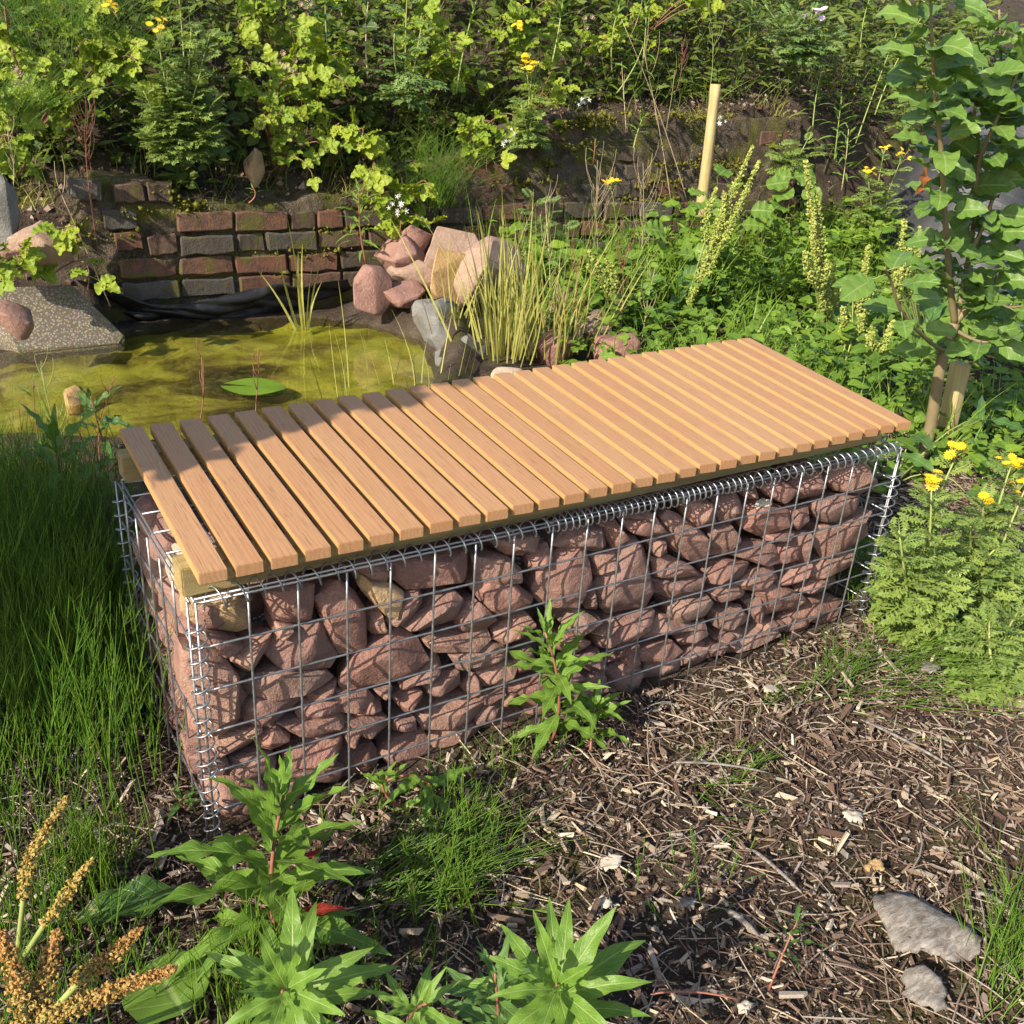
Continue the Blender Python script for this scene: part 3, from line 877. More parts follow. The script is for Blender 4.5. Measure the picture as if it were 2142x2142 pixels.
# mortar and rubble core, recessed behind the brick faces
b = Buf()
mx, mz = np.meshgrid(np.arange(.38, 4.4, .018), np.arange(0, 1.0, .018), indexing='ij')
tp = np.interp(mx, [.38, .48, .70, .82, 1.6, 1.75, 2.1, 2.3, 2.6, 4.4], [.42, .60, .60, .49, .52, .60, .68, .80, .88, .90]) + .02 * waves(mx, mx * 0, 31, 3, 3)
zz = np.minimum(mz, tp)
yy = WALL_Y + .022 + .016 * waves(mx, mz, 33, 5, 3) + np.where(mz > tp, (mz - tp) * .6, 0) + .06 * np.clip((zz - .45) / .5, 0, 1)
i, j = np.meshgrid(np.arange(mx.shape[0] - 1), np.arange(mx.shape[1] - 1), indexing='ij'); n2 = mx.shape[1]; k = (i * n2 + j).ravel()
b.add(np.stack([mx, yy, zz], -1) - np.array(worg), np.stack([k, k + n2, k + n2 + 1, k + 1], 1))
obj('mortar', b.mesh('mortar'), M['mortar'], wall)

# ------------------------------------------------------------------ loose stones round the pond


def loose_rock(name, label, loc, size, seed, mat_, rot=0, group=None, cat='rock', flat=1.0):
    r_ = random.Random(seed)
    pts = [Vector((r_.gauss(0, 1), r_.gauss(0, 1), r_.gauss(0, 1))).normalized() for _ in range(15)]
    pts = [Vector((p.x * size[0] / 1.65, p.y * size[1] / 1.65, p.z * size[2] / 1.55)) * r_.uniform(.92, 1.08) for p in pts]
    o = obj(name, rock_mesh(name, pts, seed, .006, .004, 2, 18), M[mat_], None, Matrix.Translation(loc) @ Matrix.Rotation(rot, 4, 'Z'))
    return setp(o, label, cat, group)


for args in [
    ('pond_rock', 'rough red rock against the brick wall under the leafy willowherb', (1.682,2.860,0.281), (.27, .22, .17), 1, 'rock', .2),
    ('pond_rock', 'small dark brown rock wedged above the red rock by the wall', (1.797,2.920,0.350), (.13, .13, .15), 2, 'rock', .9),
    ('pond_rock', 'peaked grey-tan rock with a pale sunlit face behind the ochre stone', (1.905,2.800,0.299), (.31, .25, .20), 3, 'rock_pink', .4),
    ('pond_rock', 'smooth ochre banded sandstone boulder beside the pond', (1.785,2.600,0.224), (.25, .22, .25), 4, 'rock_ochre', .1),
    ('pond_rock', 'large pink sandstone boulder standing in the reeds', (2.001,2.550,0.260), (.40, .26, .26), 5, 'rock_pink', .3),
    ('pond_rock', 'flat-faced red rock at the head of the pond', (1.484,2.680,0.192), (.21, .14, .19), 6, 'rock', .6),
    ('pond_rock', 'wedge of red rock lying beside the flat-faced one', (1.607,2.660,0.170), (.20, .14, .13), 7, 'rock', .1),
    ('pond_rock', 'pinkish split rock between the red wedge and the ochre boulder', (1.718,2.760,0.219), (.22, .16, .12), 8, 'rock_pink', -.3),
    ('pond_rock', 'dark shaded rock below the ochre boulder', (1.666,2.500,0.120), (.18, .15, .12), 9, 'rock_grey', .2),
    ('pond_rock', 'grey slab of stone at the water edge, furthest from the bench', (1.638,2.360,0.116), (.20, .20, .17), 10, 'rock_grey', .5),
    ('pond_rock', 'brownish grey stone between two grey stones at the water edge', (1.625,2.240,0.074), (.19, .17, .14), 11, 'rock_grey', .8),
    ('pond_rock', 'angular grey stone at the water edge, closest to the bench', (1.623,2.120,0.036), (.22, .18, .16), 12, 'rock_grey', .2),
    ('pond_rock', 'white stone just behind the bench slats', (1.633,1.793,0.060), (.13, .10, .07), 13, 'rock_pale', .2),
    ('pond_rock', 'red rock among the dry grass stems, higher of two', (2.393,2.495,0.100), (.26, .2, .16), 14, 'rock', .2),
    ('pond_rock', 'pale red rock among dry stems behind the bench', (2.296,2.167,0.080), (.24, .18, .13), 15, 'rock_pink', .7),
    ('pond_rock', 'red rock nearly hidden behind the bench slats and dry stems', (2.193,1.858,0.080), (.2, .18, .14), 16, 'rock', .7),
    ('pond_rock', 'dark red rock low among the reeds behind the bench', (2.015,2.027,0.060), (.26, .18, .14), 17, 'rock', .3),
    ('pond_rock', 'broad reddish stone lying on the earth slope above the concrete slab', (0.232,2.840,0.401), (.23, .16, .13), 18, 'rock_pink', .1),
    ('pond_rock', 'brown brick-like stone at the frame of the slope beside the reddish stone', (0.092,2.820,0.354), (.16, .13, .11), 19, 'rock', .0),
    ('pond_rock', 'dark purple stone lying on the concrete slab', (0.059,2.620,0.183), (.15, .13, .12), 20, 'rock', .0),
    ('pond_rock', 'grey upright stone on the slope above the bramble sprig', (0.118,2.900,0.492), (.10, .10, .26), 21, 'rock_grey', .0),
    ('pond_rock', 'rounded brown stone leaning on the bank under the big ragwort', (1.158,3.200,0.624), (.09, .08, .15), 22, 'rock_y', .4),
    ('pond_rock', 'small algae covered stone poking out of the pond', (.165, 2.13, .03), (.06, .05, .09), 23, 'rock_ochre', .0),
    ('pond_rock', 'grey stone behind the gabion beside the leafy willowherb', (-.02, .95, .07), (.17, .15, .14), 24, 'rock_grey', .0),
    ('pond_rock', 'reddish stone in the horsetail behind the gabion', (-.20, 1.18, .05), (.26, .2, .16), 25, 'rock_pink', .0),
    ('pond_rock', 'dark red stone under the bench bearer behind the basket', (.10, .78, .08), (.2, .16, .16), 26, 'rock', .0)]:
    loose_rock(*args)

# concrete slab slipping into the pond
q = NT('pebble_concrete'); v = q.coord()
vor = q.n('TexVoronoi', {'Vector': v, 'Scale': 120}).outputs['Distance']; nz = q.noise(v, 8, 4); colr = q.n('TexVoronoi', {'Vector': v, 'Scale': 120}).outputs['Color']
peb = q.mix(.9, colr, (.24, .20, .155))
c = q.mix(q.remap(vor, .28, .5), peb, (.12, .10, .075)); c = q.mix(q.remap(nz, .5, .7, 0, .7), c, (.10, .095, .05))
M['concrete'] = q.shade(c, .9, q.bump(vor, -.8, .008), .2)
bm = bmesh.new()
top = [Vector(p) for p in ((0.319,2.900,0.242), (0.478,2.787,0.050), (0.448,2.784,0.015), (0.088,2.790,0.010), (-0.045,2.969,0.070), (0.021,2.880,0.250))]
vs = [bm.verts.new(p) for p in top] + [bm.verts.new(p + Vector((0, .03, -.07))) for p in top]
n = len(top); bm.faces.new(vs[:n])
for i in range(n): bm.faces.new((vs[i], vs[n + i], vs[n + (i + 1) % n], vs[(i + 1) % n]))
bm.faces.new(vs[n:][::-1]); bmesh.ops.recalc_face_normals(bm, faces=bm.faces[:])
bmesh.ops.bevel(bm, geom=bm.edges[:], offset=.008, segments=2, affect='EDGES')
me = bpy.data.meshes.new('concrete_slab'); bm.to_mesh(me); bm.free()
setp(obj('concrete_slab', me, M['concrete']), 'broken pebbly concrete slab sloping into the pond', 'slab')

# black pond liner hanging in folds over the far edge
upper = [(0.352,2.990,0.235), (0.442,2.990,0.205), (0.520,2.990,0.165), (0.592,2.990,0.131), (0.645,2.985,0.114), (0.742,2.985,0.108), (0.850,2.985,0.120), (0.964,2.985,0.137), (1.080,2.985,0.157), (1.178,2.985,0.170), (1.274,2.985,0.149), (1.384,2.985,0.164), (1.500,2.985,0.168)]
lower = [(0.486,3.432,0.030), (0.531,3.198,0.020), (0.613,3.088,0.010), (0.704,3.101,0.010), (0.797,3.071,0.010), (0.890,3.041,0.010), (0.993,3.034,0.010), (1.099,3.061,0.010), (1.166,3.061,0.020), (1.241,3.083,0.020), (1.341,3.103,0.030), (1.471,3.136,0.040), (1.612,3.181,0.050)]
U = catmull(upper, 8); Lw = catmull(lower, 8); nn = len(U)
t = np.linspace(0, 1, 14)[None, :, None]
S = U[:, None] * (1 - t) + Lw[:, None] * t
ii = np.arange(nn)[:, None]; tt = t[..., 0]
fold = .020 * np.sin(tt * 7 + ii * .11) + .012 * np.sin(tt * 15 - ii * .23) + .02 * np.exp(-((tt - .15) / .12) ** 2)
S[..., 1] -= fold * np.sin(np.pi * np.clip(tt * .9 + .1, 0, 1)); S[..., 2] += .012 * np.sin(tt * 5 + ii * .17) * np.sin(np.pi * tt)
i, j = np.meshgrid(np.arange(nn - 1), np.arange(13), indexing='ij'); k = (i * 14 + j).ravel()
b = Buf(); b.add(S, np.stack([k, k + 14, k + 15, k + 1], 1))
q = NT('rubber_liner'); v = q.coord()
c = q.mix(q.remap(q.noise(v, 14, 5, .6), .5, .75, 0, .8), (.012, .012, .013), (.06, .055, .05))
M['liner'] = q.shade(c, .42, q.bump(q.noise(v, 30, 4), .2, .01), .5)
lin = obj('pond_liner', b.mesh('pond_liner'), M['liner'])
md = lin.modifiers.new('thick', 'SOLIDIFY'); md.thickness = .003
setp(lin, 'folded black rubber pond liner draped along the foot of the brick wall', 'pond liner')

# ------------------------------------------------------------------ round stake, black sheet, tree stake
q = NT('peeled_stake'); v = q.coord()
gr = q.noise(q.mapping(v, (60, 60, 4)), 1, 4, .6)
c = q.ramp(gr, [(.3, (.27, .20, .08)), (.55, (.38, .30, .14)), (.75, (.44, .37, .19))]); c = q.mix(q.remap(q.noise(v, 25, 3), .6, .75, 0, .6), c, (.26, .22, .09))
M['stake'] = q.shade(c, .7, q.bump(gr, .4, .003), .25)
ta, tb_ = np.array((3.390,2.780,0.391)), np.array((3.370,2.780,1.069))
b = Buf()
pp = bez(ta, tb_, (.004, 0, 0), 10); V, Q, T = tube(pp, np.linspace(.030, .025, 10), 16)
b.add(V, Q, T)
st = obj('wooden_stake', b.mesh('wooden_stake'), M['stake']); setp(st, 'round peeled timber stake standing before the overgrown wall', 'stake')

q = NT('black_plastic'); v = q.coord()
c = q.mix(q.remap(q.noise(v, 5, 4), .45, .7, 0, .7), (.022, .023, .026), (.055, .055, .06))
M['plastic'] = q.shade(c, .55, q.bump(q.noise(q.mapping(v, (2, 2, 5)), 6, 3), .25, .03), .5)
b = Buf(); th = np.linspace(0, 2 * math.pi, 49)[:-1]; zz = np.linspace(0, 1, 22)
c0 = np.array((5.35, 2.45))
V = []
for z in zz:
    rad = .80 * (1 - z) ** .55 * (1 - .12 * z) + .02
    wob = 1 + .04 * np.sin(th * 5 + z * 5) + .025 * np.sin(th * 11 - z * 9) + .015 * np.sin(z * 40 + th * 2)
    V.append(np.stack([c0[0] + rad * wob * np.cos(th), c0[1] + rad * wob * np.sin(th), np.full(48, z * 1.22 + .0)], 1))
V = np.concatenate(V); i, j = np.meshgrid(np.arange(21), np.arange(48), indexing='ij')
b.add(np.concatenate([V, [[*c0, 1.23]]]), np.stack([i * 48 + j, i * 48 + (j + 1) % 48, (i + 1) * 48 + (j + 1) % 48, (i + 1) * 48 + j], -1).reshape(-1, 4), [(21 * 48 + q_, 21 * 48 + (q_ + 1) % 48, 22 * 48) for q_ in range(48)])
setp(obj('plastic_sheet', b.mesh('plastic_sheet'), M['plastic']), 'black plastic sheet wrapped over a tall heap behind the apple tree', 'plastic sheet')

# rubble and clods on the bank and wall top
r = np.random.default_rng(55)
b = Buf(); N = 7000
x = r.uniform(-.3, 5.2, N); y = np.where(r.random(N) < .6, r.uniform(3.08, 3.5, N), r.uniform(2.75, 4.4, N)); keep = (x < .5) | (y > 3.1); x, y = x[keep], y[keep]; N = len(x)
sz = np.exp(r.normal(math.log(.006), .6, N)).clip(.002, .03); z = height(x, y) + sz * .3
o8 = np.array([(1, 0, 0), (-1, 0, 0), (0, 1, 0), (0, -1, 0), (0, 0, 1), (0, 0, -1)], float)
V = np.stack([x, y, z], 1)[:, None] + o8[None] * sz[:, None, None] * r.uniform(.5, 1.2, (N, 6, 1)) + r.normal(0, .2, (N, 6, 3)) * sz[:, None, None]
T = np.array([(0, 2, 4), (2, 1, 4), (1, 3, 4), (3, 0, 4), (2, 0, 5), (1, 2, 5), (3, 1, 5), (0, 3, 5)])
b.add(V, None, (np.arange(N)[:, None, None] * 6 + T[None]).reshape(-1, 3), rnd=np.repeat(r.beta(1.3, 3, N), 6))
setp(obj('rubble', b.mesh('rubble', False), M['chips']), 'crumbled soil, grit and small stones on the bank above the wall', 'rubble', kind='stuff')

# cushions of moss on the ledges and joints of the wall
q = NT('moss'); v = q.coord(); nz = q.noise(v, 60, 4, .7)
M['moss'] = q.shade(q.ramp(nz, [(.3, (.05, .05, .010)), (.55, (.13, .125, .02)), (.75, (.22, .20, .04))]), .95, q.bump(nz, .8, .006), .1)
r = np.random.default_rng(66); N = 9000
x = r.uniform(.35, 4.3, N); c_ = r.integers(0, 8, N); z = .148 + c_ * CH + .045 + r.normal(0, .012, N)
z = np.where(r.random(N) < .25, np.interp(x, [.38, .48, .70, .82, 1.6, 1.75, 2.1, 2.3, 2.6, 4.4], [.42, .60, .60, .49, .52, .60, .68, .80, .88, .90]) + r.normal(0, .02, N), z)
y = WALL_Y + r.uniform(-.012, .05, N)
ok = (waves(x, z * 1.5, 67, 1.6, 3) > .22) & (z < np.interp(x, [.38, .48, .70, .82, 1.6, 1.75, 2.1, 2.3, 2.6, 4.4], [.42, .60, .60, .49, .52, .60, .68, .80, .88, .90]) + .03); x, y, z = x[ok], y[ok], z[ok]; N = len(x)
sz = np.exp(r.normal(math.log(.007), .5, N)).clip(.003, .02)
V = np.stack([x, y, z], 1)[:, None] + o8[None] * sz[:, None, None] * r.uniform(.6, 1.2, (N, 6, 1)) + r.normal(0, .25, (N, 6, 3)) * sz[:, None, None]
b = Buf(); b.add(V, None, (np.arange(N)[:, None, None] * 6 + T[None]).reshape(-1, 3))
setp(obj('moss', b.mesh('moss'), M['moss']), 'olive moss cushions on the ledges of the old brick wall', 'moss', kind='stuff')

# ------------------------------------------------------------------ leaf shapes
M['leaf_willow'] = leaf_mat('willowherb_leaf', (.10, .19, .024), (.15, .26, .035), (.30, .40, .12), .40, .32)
M['leaf_willow_dark'] = leaf_mat('dark_willowherb_leaf', (.055, .125, .028), (.09, .17, .035), (.20, .28, .10), .42, .3)  # darker, duller green for some of the willowherbs and weeds
M['leaf_bramble'] = leaf_mat('bramble_leaf', (.16, .25, .018), (.33, .38, .03), (.40, .45, .10), .42, .40, nv=7)
M['leaf_apple'] = leaf_mat('apple_leaf', (.085, .165, .030), (.145, .235, .045), (.26, .33, .12), .36, .30, nv=6)
M['leaf_dock'] = leaf_mat('dock_leaf', (.05, .11, .02), (.08, .15, .03), (.20, .27, .08), .38, .3, nv=8, spot=(.42, .24, .05))
M['leaf_round'] = leaf_mat('broad_leaf', (.085, .16, .022), (.14, .23, .03), (.28, .36, .12), .40, .35, nv=6)
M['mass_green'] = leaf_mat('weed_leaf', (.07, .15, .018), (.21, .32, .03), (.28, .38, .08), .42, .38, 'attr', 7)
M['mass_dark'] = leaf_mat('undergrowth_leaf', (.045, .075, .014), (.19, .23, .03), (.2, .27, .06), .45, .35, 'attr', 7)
M['ragwort_leaf'] = leaf_mat('ragwort_leaf', (.15, .23, .055), (.27, .34, .07), (.26, .34, .12), .45, .35, 'attr', 3)
M['ragwort_blue'] = leaf_mat('blue_green_ragwort_leaf', (.11, .19, .055), (.18, .26, .07), (.24, .3, .1), .45, .32, 'attr', 3)
M['horsetail'] = leaf_mat('horsetail_shoot', (.055, .14, .012), (.15, .25, .025), (.2, .3, .06), .45, .3, 'attr', 3)
M['straw'] = leaf_mat('straw_grass', (.30, .30, .07), (.42, .36, .14), (.45, .42, .2), .5, .35, 'attr', 3)
M['seed_green'] = leaf_mat('green_dock_seed', (.30, .36, .07), (.48, .50, .13), (.45, .5, .15), .5, .35, 'attr', 3)
M['seed_rust'] = leaf_mat('rusty_dock_seed', (.36, .27, .06), (.46, .16, .07), (.5, .36, .12), .5, .3, 'attr', 3)
M['leaf_red'] = leaf_mat('red_leaf', (.32, .02, .025), (.40, .05, .03), (.5, .15, .1), .4, .35)
M['leaf_yellow'] = leaf_mat('yellowing_leaf', (.42, .36, .05), (.50, .38, .10), (.5, .45, .2), .45, .4)
q = NT('yellow_petal'); M['yellow'] = q.shade((.80, .52, .01), .5)
q = NT('white_petal'); M['white'] = q.shade((.72, .68, .64), .6)
q = NT('lilac_petal'); M['lilac'] = q.shade((.62, .46, .66), .6)
q = NT('dry_seed_head'); M['dryhead'] = q.shade((.34, .25, .17), .8)


def leaf_arrays(W=.24, shape='lance', n=8, m=2, fold=.2, droop=.5, wave=.0, twist=0., serr=.0, seed=0, petiole=.0):
    """unit-length leaf along +y, upper side +z -> V, Q, lu, lv"""
    r = np.random.default_rng(seed)
    t = np.linspace(0, 1, n + 1)
    if shape == 'lance': w = np.sin(math.pi * np.clip(t, 0, 1) ** .72) ** .85 * (1 - .25 * t)
    elif shape == 'ovate': w = np.sin(math.pi * np.clip(t * .99 + .005, 0, 1) ** .68) ** .62
    elif shape == 'round': w = np.sqrt(np.clip(1 - (2 * t - 1) ** 2, 0, 1)) ** .85
    else: w = np.minimum(1, (1 - t) * 6) * np.minimum(1, t * 8 + .4)
    w = w * W / 2
    w[-1] = W * .01; w[0] = max(w[0], W * .03)
    if serr: w = w * (1 + serr * (np.arange(n + 1) % 2 - .5))
    a = -droop * t ** 1.3 + .25 * droop
    ds = 1 / n
    y = np.concatenate([[0], np.cumsum(np.cos(a[:-1]) * ds)]); z = np.concatenate([[0], np.cumsum(np.sin(a[:-1]) * ds)])
    s = np.linspace(-1, 1, 2 * m + 1)
    ph = r.uniform(0, 6.28, 2)
    X = w[:, None] * s[None] * math.cos(math.atan(fold))
    Z = z[:, None] + np.abs(s)[None] * w[:, None] * fold
    fr_ = 5 + r.uniform(0, 2)
    Z = Z + wave * np.where(s > 0, np.sin(t[:, None] * 6.28 * fr_ / 2 + ph[0]), np.sin(t[:, None] * 6.28 * fr_ / 2 + ph[1])) * np.abs(s)[None] ** 1.5 * w[:, None]
    tw = twist * t[:, None]
    X, Z2 = X * np.cos(tw) - (Z - z[:, None]) * np.sin(tw), z[:, None] + X * np.sin(tw) + (Z - z[:, None]) * np.cos(tw)
    Y = np.broadcast_to(y[:, None], X.shape) + petiole
    V = np.stack([X + 0 * Y, Y, Z2], -1).reshape(-1, 3)
    c = 2 * m + 1
    i, j = np.meshgrid(np.arange(n), np.arange(2 * m), indexing='ij'); k = (i * c + j).ravel()
    Q = np.stack([k, k + 1, k + c + 1, k + c], 1)
    return V, Q, np.repeat(t, c), np.tile(s, n + 1)


def leaf_mesh(name, mat_, **kw):
    V, Q, lu, lv = leaf_arrays(**kw)
    b = Buf()
    if kw.get('petiole', 0):
        v2, q2, t2 = tube(bez((0, 0, 0), (0, kw['petiole'] + .02, .0), (0, 0, -.01), 4), .012, 4, False)
        b.add(v2, q2, None, lu=0., lv=0.)
    b.add(V, Q, None, lu=lu, lv=lv)
    me = b.mesh(name); me.materials.append(mat_); return me


def frame(p, d, n, s=1.0, sx=1.0):
    d = Vector(d).normalized(); n = Vector(n); z = (n - d * n.dot(d))
    if z.length < 1e-4: z = d.orthogonal()
    z.normalize(); x = d.cross(z)
    return Matrix([(x[i] * s * sx, d[i] * s, z[i] * s, p[i]) for i in range(3)] + [(0, 0, 0, 1)])


def leafset(mat_, shape, W, n=8, count=7, m=2, droops=(.1, 1.1), wave=.35, serr=0., petiole=0., fold=(.12, .35)):
    return [leaf_mesh('leaf', mat_, W=W * random.uniform(.88, 1.12), shape=shape, n=n, m=m, fold=random.uniform(*fold), droop=droops[0] + (droops[1] - droops[0]) * i / (count - 1),
                      wave=wave * random.uniform(.6, 1.2), twist=random.uniform(-.35, .35), serr=serr, seed=i, petiole=petiole) for i in range(count)]


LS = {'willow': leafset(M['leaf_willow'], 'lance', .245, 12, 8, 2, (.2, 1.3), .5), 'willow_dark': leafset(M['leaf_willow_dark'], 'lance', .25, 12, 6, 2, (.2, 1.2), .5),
      'narrow': leafset(M['leaf_willow'], 'lance', .155, 7, 6, 1, (.3, 1.2)), 'narrow_dark': leafset(M['leaf_willow_dark'], 'lance', .16, 7, 5, 1, (.3, 1.2)),
      'apple': leafset(M['leaf_apple'], 'ovate', .64, 10, 8, 2, (.1, .9), .22, .0, .16, (.12, .45)), 'round': leafset(M['leaf_round'], 'round', .95, 14, 5, 3, (.1, .6), .22, .025, .25, (.05, .2)),
      'dock': leafset(M['leaf_dock'], 'lance', .33, 12, 4, 2, (.3, 1.0), .5, 0, .15)}


def bramble_leaf(seed):
    r = random.Random(seed); b = Buf()
    V, Q, T = tube(bez((0, 0, 0), (0, .62, .0), (0, 0, .05), 5), .016, 4, False); b.add(V, Q, None, lu=0., lv=0.)
    for k_, (ang, base, L) in enumerate(((0, .62, .75), (1.15, .55, .60), (-1.15, .55, .60)) if r.random() < .8 else ((0, .62, .7), (.8, .58, .62), (-.8, .58, .62), (1.9, .5, .5), (-1.9, .5, .5))):
        V, Q, lu, lv = leaf_arrays(.74, 'ovate', 14, 2, r.uniform(.15, .4), r.uniform(.2, .8), .25, r.uniform(-.2, .2), .07, seed * 7 + k_)
        c_, s_ = math.cos(ang), math.sin(ang); V = V * L
        V = np.stack([V[:, 0] * c_ + V[:, 1] * s_, V[:, 1] * c_ - V[:, 0] * s_ + base, V[:, 2]], 1)
        b.add(V, Q, None, lu=lu, lv=lv)
    me = b.mesh('leaf'); me.materials.append(M['leaf_bramble']); return me


LS['bramble'] = [bramble_leaf(s) for s in range(8)]


def feather(seed, n=7, lob=1):
    """finely cut pinnate leaf of unit length"""
    r = random.Random(seed); V = []; Q = []
    def quad(p, d, L, w):
        p = np.array(p); d = np.array(d); s = np.array([-d[1], d[0], 0]) * w
        k_ = len(V); V.extend([p, p + d * L * .45 + s + (0, 0, r.uniform(-.02, .03)), p + d * L + (0, 0, r.uniform(-.05, .02)), p + d * L * .45 - s]); Q.append((k_, k_ + 1, k_ + 2, k_ + 3))
    quad((0, 0, 0), (0, 1, 0), 1.0, .02)
    for i in range(1, n + 1):
        t = i / (n + 1); L = .36 * math.sin(math.pi * t ** .8) ** .7 + .05
        for sg in (-1, 1):
            a = sg * r.uniform(.85, 1.15); d = (math.sin(a), math.cos(a), r.uniform(-.15, .1)); p = (0, t, .0)
            quad(p, d, L, .035)
            for f, q_ in ((.45, .9), (.7, .7), (.72, -.8), (.45, -.9))[:2 + 2 * lob]:
                a2 = a + q_; quad((p[0] + d[0] * L * f, p[1] + d[1] * L * f, d[2] * L * f), (math.sin(a2), math.cos(a2), d[2]), L * .42, .035)
    V = np.array(V); V[:, 2] -= .22 * V[:, 1] ** 2
    return V, np.array(Q), V[:, 1].clip(0, 1), np.clip(V[:, 0] * 3 + .3, -1, 1)


FEATHERS = [feather(s) for s in range(4)]
SMALL = [leaf_arrays(.62, 'ovate', 4, 1, .25, .5, .3, 0, 0, s) for s in range(3)]
LANCE = [leaf_arrays(.20, 'lance', 5, 1, .2, .7 + .3 * s, .2, .2, 0, s) for s in range(3)]
TRI = []
for s_ in range(3):
    bb = Buf()
    for ang in (0, 1.2, -1.2):
        V, Q, lu, lv = leaf_arrays(.75, 'ovate', 4, 1, .2, .4, .2, 0, .1, s_); c_, s2 = math.cos(ang), math.sin(ang)
        bb.add(np.stack([V[:, 0] * c_ + V[:, 1] * s2, V[:, 1] * c_ - V[:, 0] * s2, V[:, 2]], 1) * .55, Q, None, lu=lu, lv=lv)
    TRI.append((np.concatenate(bb.V), np.concatenate(bb.Q), np.concatenate(bb.A['lu']), np.concatenate(bb.A['lv'])))


def scatter(b, temps, base, d, n, scale, rnd, seed=0):
    """many copies of a few leaf shapes into one buffer"""
    r = np.random.default_rng(seed); base = np.asarray(base, float); N = len(base)
    d = nrm(d); z = nrm(n - d * (n * d).sum(1, keepdims=True)); x = np.cross(d, z)
    which = r.integers(0, len(temps), N)
    for w, (V, Q, lu, lv) in enumerate(temps):
        I = np.where(which == w)[0]
        if not len(I): continue
        P = base[I][:, None] + scale[I][:, None, None] * (V[None, :, :1] * x[I][:, None] + V[None, :, 1:2] * d[I][:, None] + V[None, :, 2:] * z[I][:, None])
        QQ = (np.arange(len(I))[:, None, None] * len(V) + Q[None]).reshape(-1, 4)
        b.add(P, QQ, None, rnd=np.repeat(rnd[I], len(V)), lu=np.tile(lu, len(I)), lv=np.tile(lv, len(I)))


def strands(b, base, d, L, bend, r0, seg=6, rnd=None, sides=3, taper=.35, joints=False):
    """many thin round shoots"""
    base = np.asarray(base, float); N = len(base); d = nrm(d); t = np.linspace(0, 1, seg + 1)
    C = base[:, None] + d[:, None] * (L[:, None] * t)[..., None] + bend[:, None] * (L[:, None] * t ** 2)[..., None]
    tan = nrm(np.gradient(C, axis=1)); u = nrm(np.cross(tan, np.array([.31, .9, .3]))); w = np.cross(tan, u)
    a = np.arange(sides) * 6.283 / sides; R = r0[:, None] * (1 - (1 - taper) * t)[None]
    if joints: R = R * (1 + .0 * t)
    V = C[:, :, None] + R[..., None, None] * (np.cos(a)[:, None] * u[:, :, None] + np.sin(a)[:, None] * w[:, :, None])
    i, j = np.meshgrid(np.arange(seg), np.arange(sides), indexing='ij'); k2 = (j + 1) % sides
    Q = np.stack([i * sides + j, i * sides + k2, (i + 1) * sides + k2, (i + 1) * sides + j], -1).reshape(-1, 4)
    nv = (seg + 1) * sides
    b.add(V, (np.arange(N)[:, None, None] * nv + Q[None]).reshape(-1, 4), None, rnd=np.repeat(rnd if rnd is not None else rng.random(N), nv),
          lu=np.tile(np.repeat(t, sides), N), lv=.5)
    return C


def blades(b, base, d, L, bend, w0, seg=5, rnd=None):
    """flat grass blades"""
    base = np.asarray(base, float); N = len(base); d = nrm(d); t = np.linspace(0, 1, seg + 1)
    C = base[:, None] + d[:, None] * (L[:, None] * t)[..., None] + bend[:, None] * (L[:, None] * t ** 2)[..., None]
    az = rng.uniform(0, 6.28, N); s = np.stack([np.cos(az), np.sin(az), 0 * az], 1)
    W = w0[:, None] * (1 - t ** 2 * .92)[None]
    V = np.stack([C - s[:, None] * W[..., None], C + s[:, None] * W[..., None]], 2)
    i = np.arange(seg); Q = np.stack([2 * i, 2 * i + 1, 2 * i + 3, 2 * i + 2], 1); nv = 2 * (seg + 1)
    b.add(V, (np.arange(N)[:, None, None] * nv + Q[None]).reshape(-1, 4), None, rnd=np.repeat(rnd if rnd is not None else rng.random(N), nv), lu=np.tile(np.repeat(t, 2), N), lv=.5)


def rdir(N, up=1.0, spread=.4, seed=None):
    r = np.random.default_rng(seed) if seed is not None else rng
    return nrm(np.stack([r.normal(0, spread, N), r.normal(0, spread, N), np.full(N, up)], 1))


# ------------------------------------------------------------------ plant builders


def willowherb(label, base, top, n, L, lset='willow', seed=0, bow=None, group=None, low=.12, stem='stem_red', rs=.0035, whorl=0, up_top=1.1, name='willowherb', cat='plant'):
    r = random.Random(seed); base, top = np.array(base, float), np.array(top, float)
    root = empty(name, base, label, cat, group)
    bow = np.array(bow if bow is not None else (r.uniform(-.02, .02), r.uniform(-.02, .02), 0))
    pts = bez((0, 0, 0), top - base, bow, 12)
    obj('stem', tube_mesh('stem', pts, np.linspace(rs, rs * .5, 12), 6), M[stem], root)
    ax = nrm(np.gradient(pts, axis=0)); az = r.uniform(0, 6.28)
    for i in range(n):
        t = low + (1 - low) * (i / (n - 1)) ** .8; az += 2.4 + r.uniform(-.25, .25)
        f = t * 11; k_ = min(10, int(f)); p = pts[k_] + (pts[k_ + 1] - pts[k_]) * (f - k_); a = ax[k_]
        el = np.interp(t, [0, .5, .85, 1], [-.25, .15, .55, up_top]) + r.uniform(-.2, .2)
        sc = L * np.interp(t, [0, .25, .6, .9, 1], [.75, 1, 1, .75, .42]) * r.uniform(.85, 1.12)
        u = nrm(np.cross(a, [.3, .9, .1])); w = np.cross(a, u)
        d = math.cos(el) * (math.cos(az) * u + math.sin(az) * w) + math.sin(el) * a
        me = LS[lset][r.randrange(len(LS[lset]))] if t < .85 else LS[lset][r.randrange(3)]
        obj('leaf', me, None, root, frame(p + d * rs, d, a + np.array([r.uniform(-.2, .2), r.uniform(-.2, .2), .2]), sc, r.uniform(.85, 1.15)))
    return root


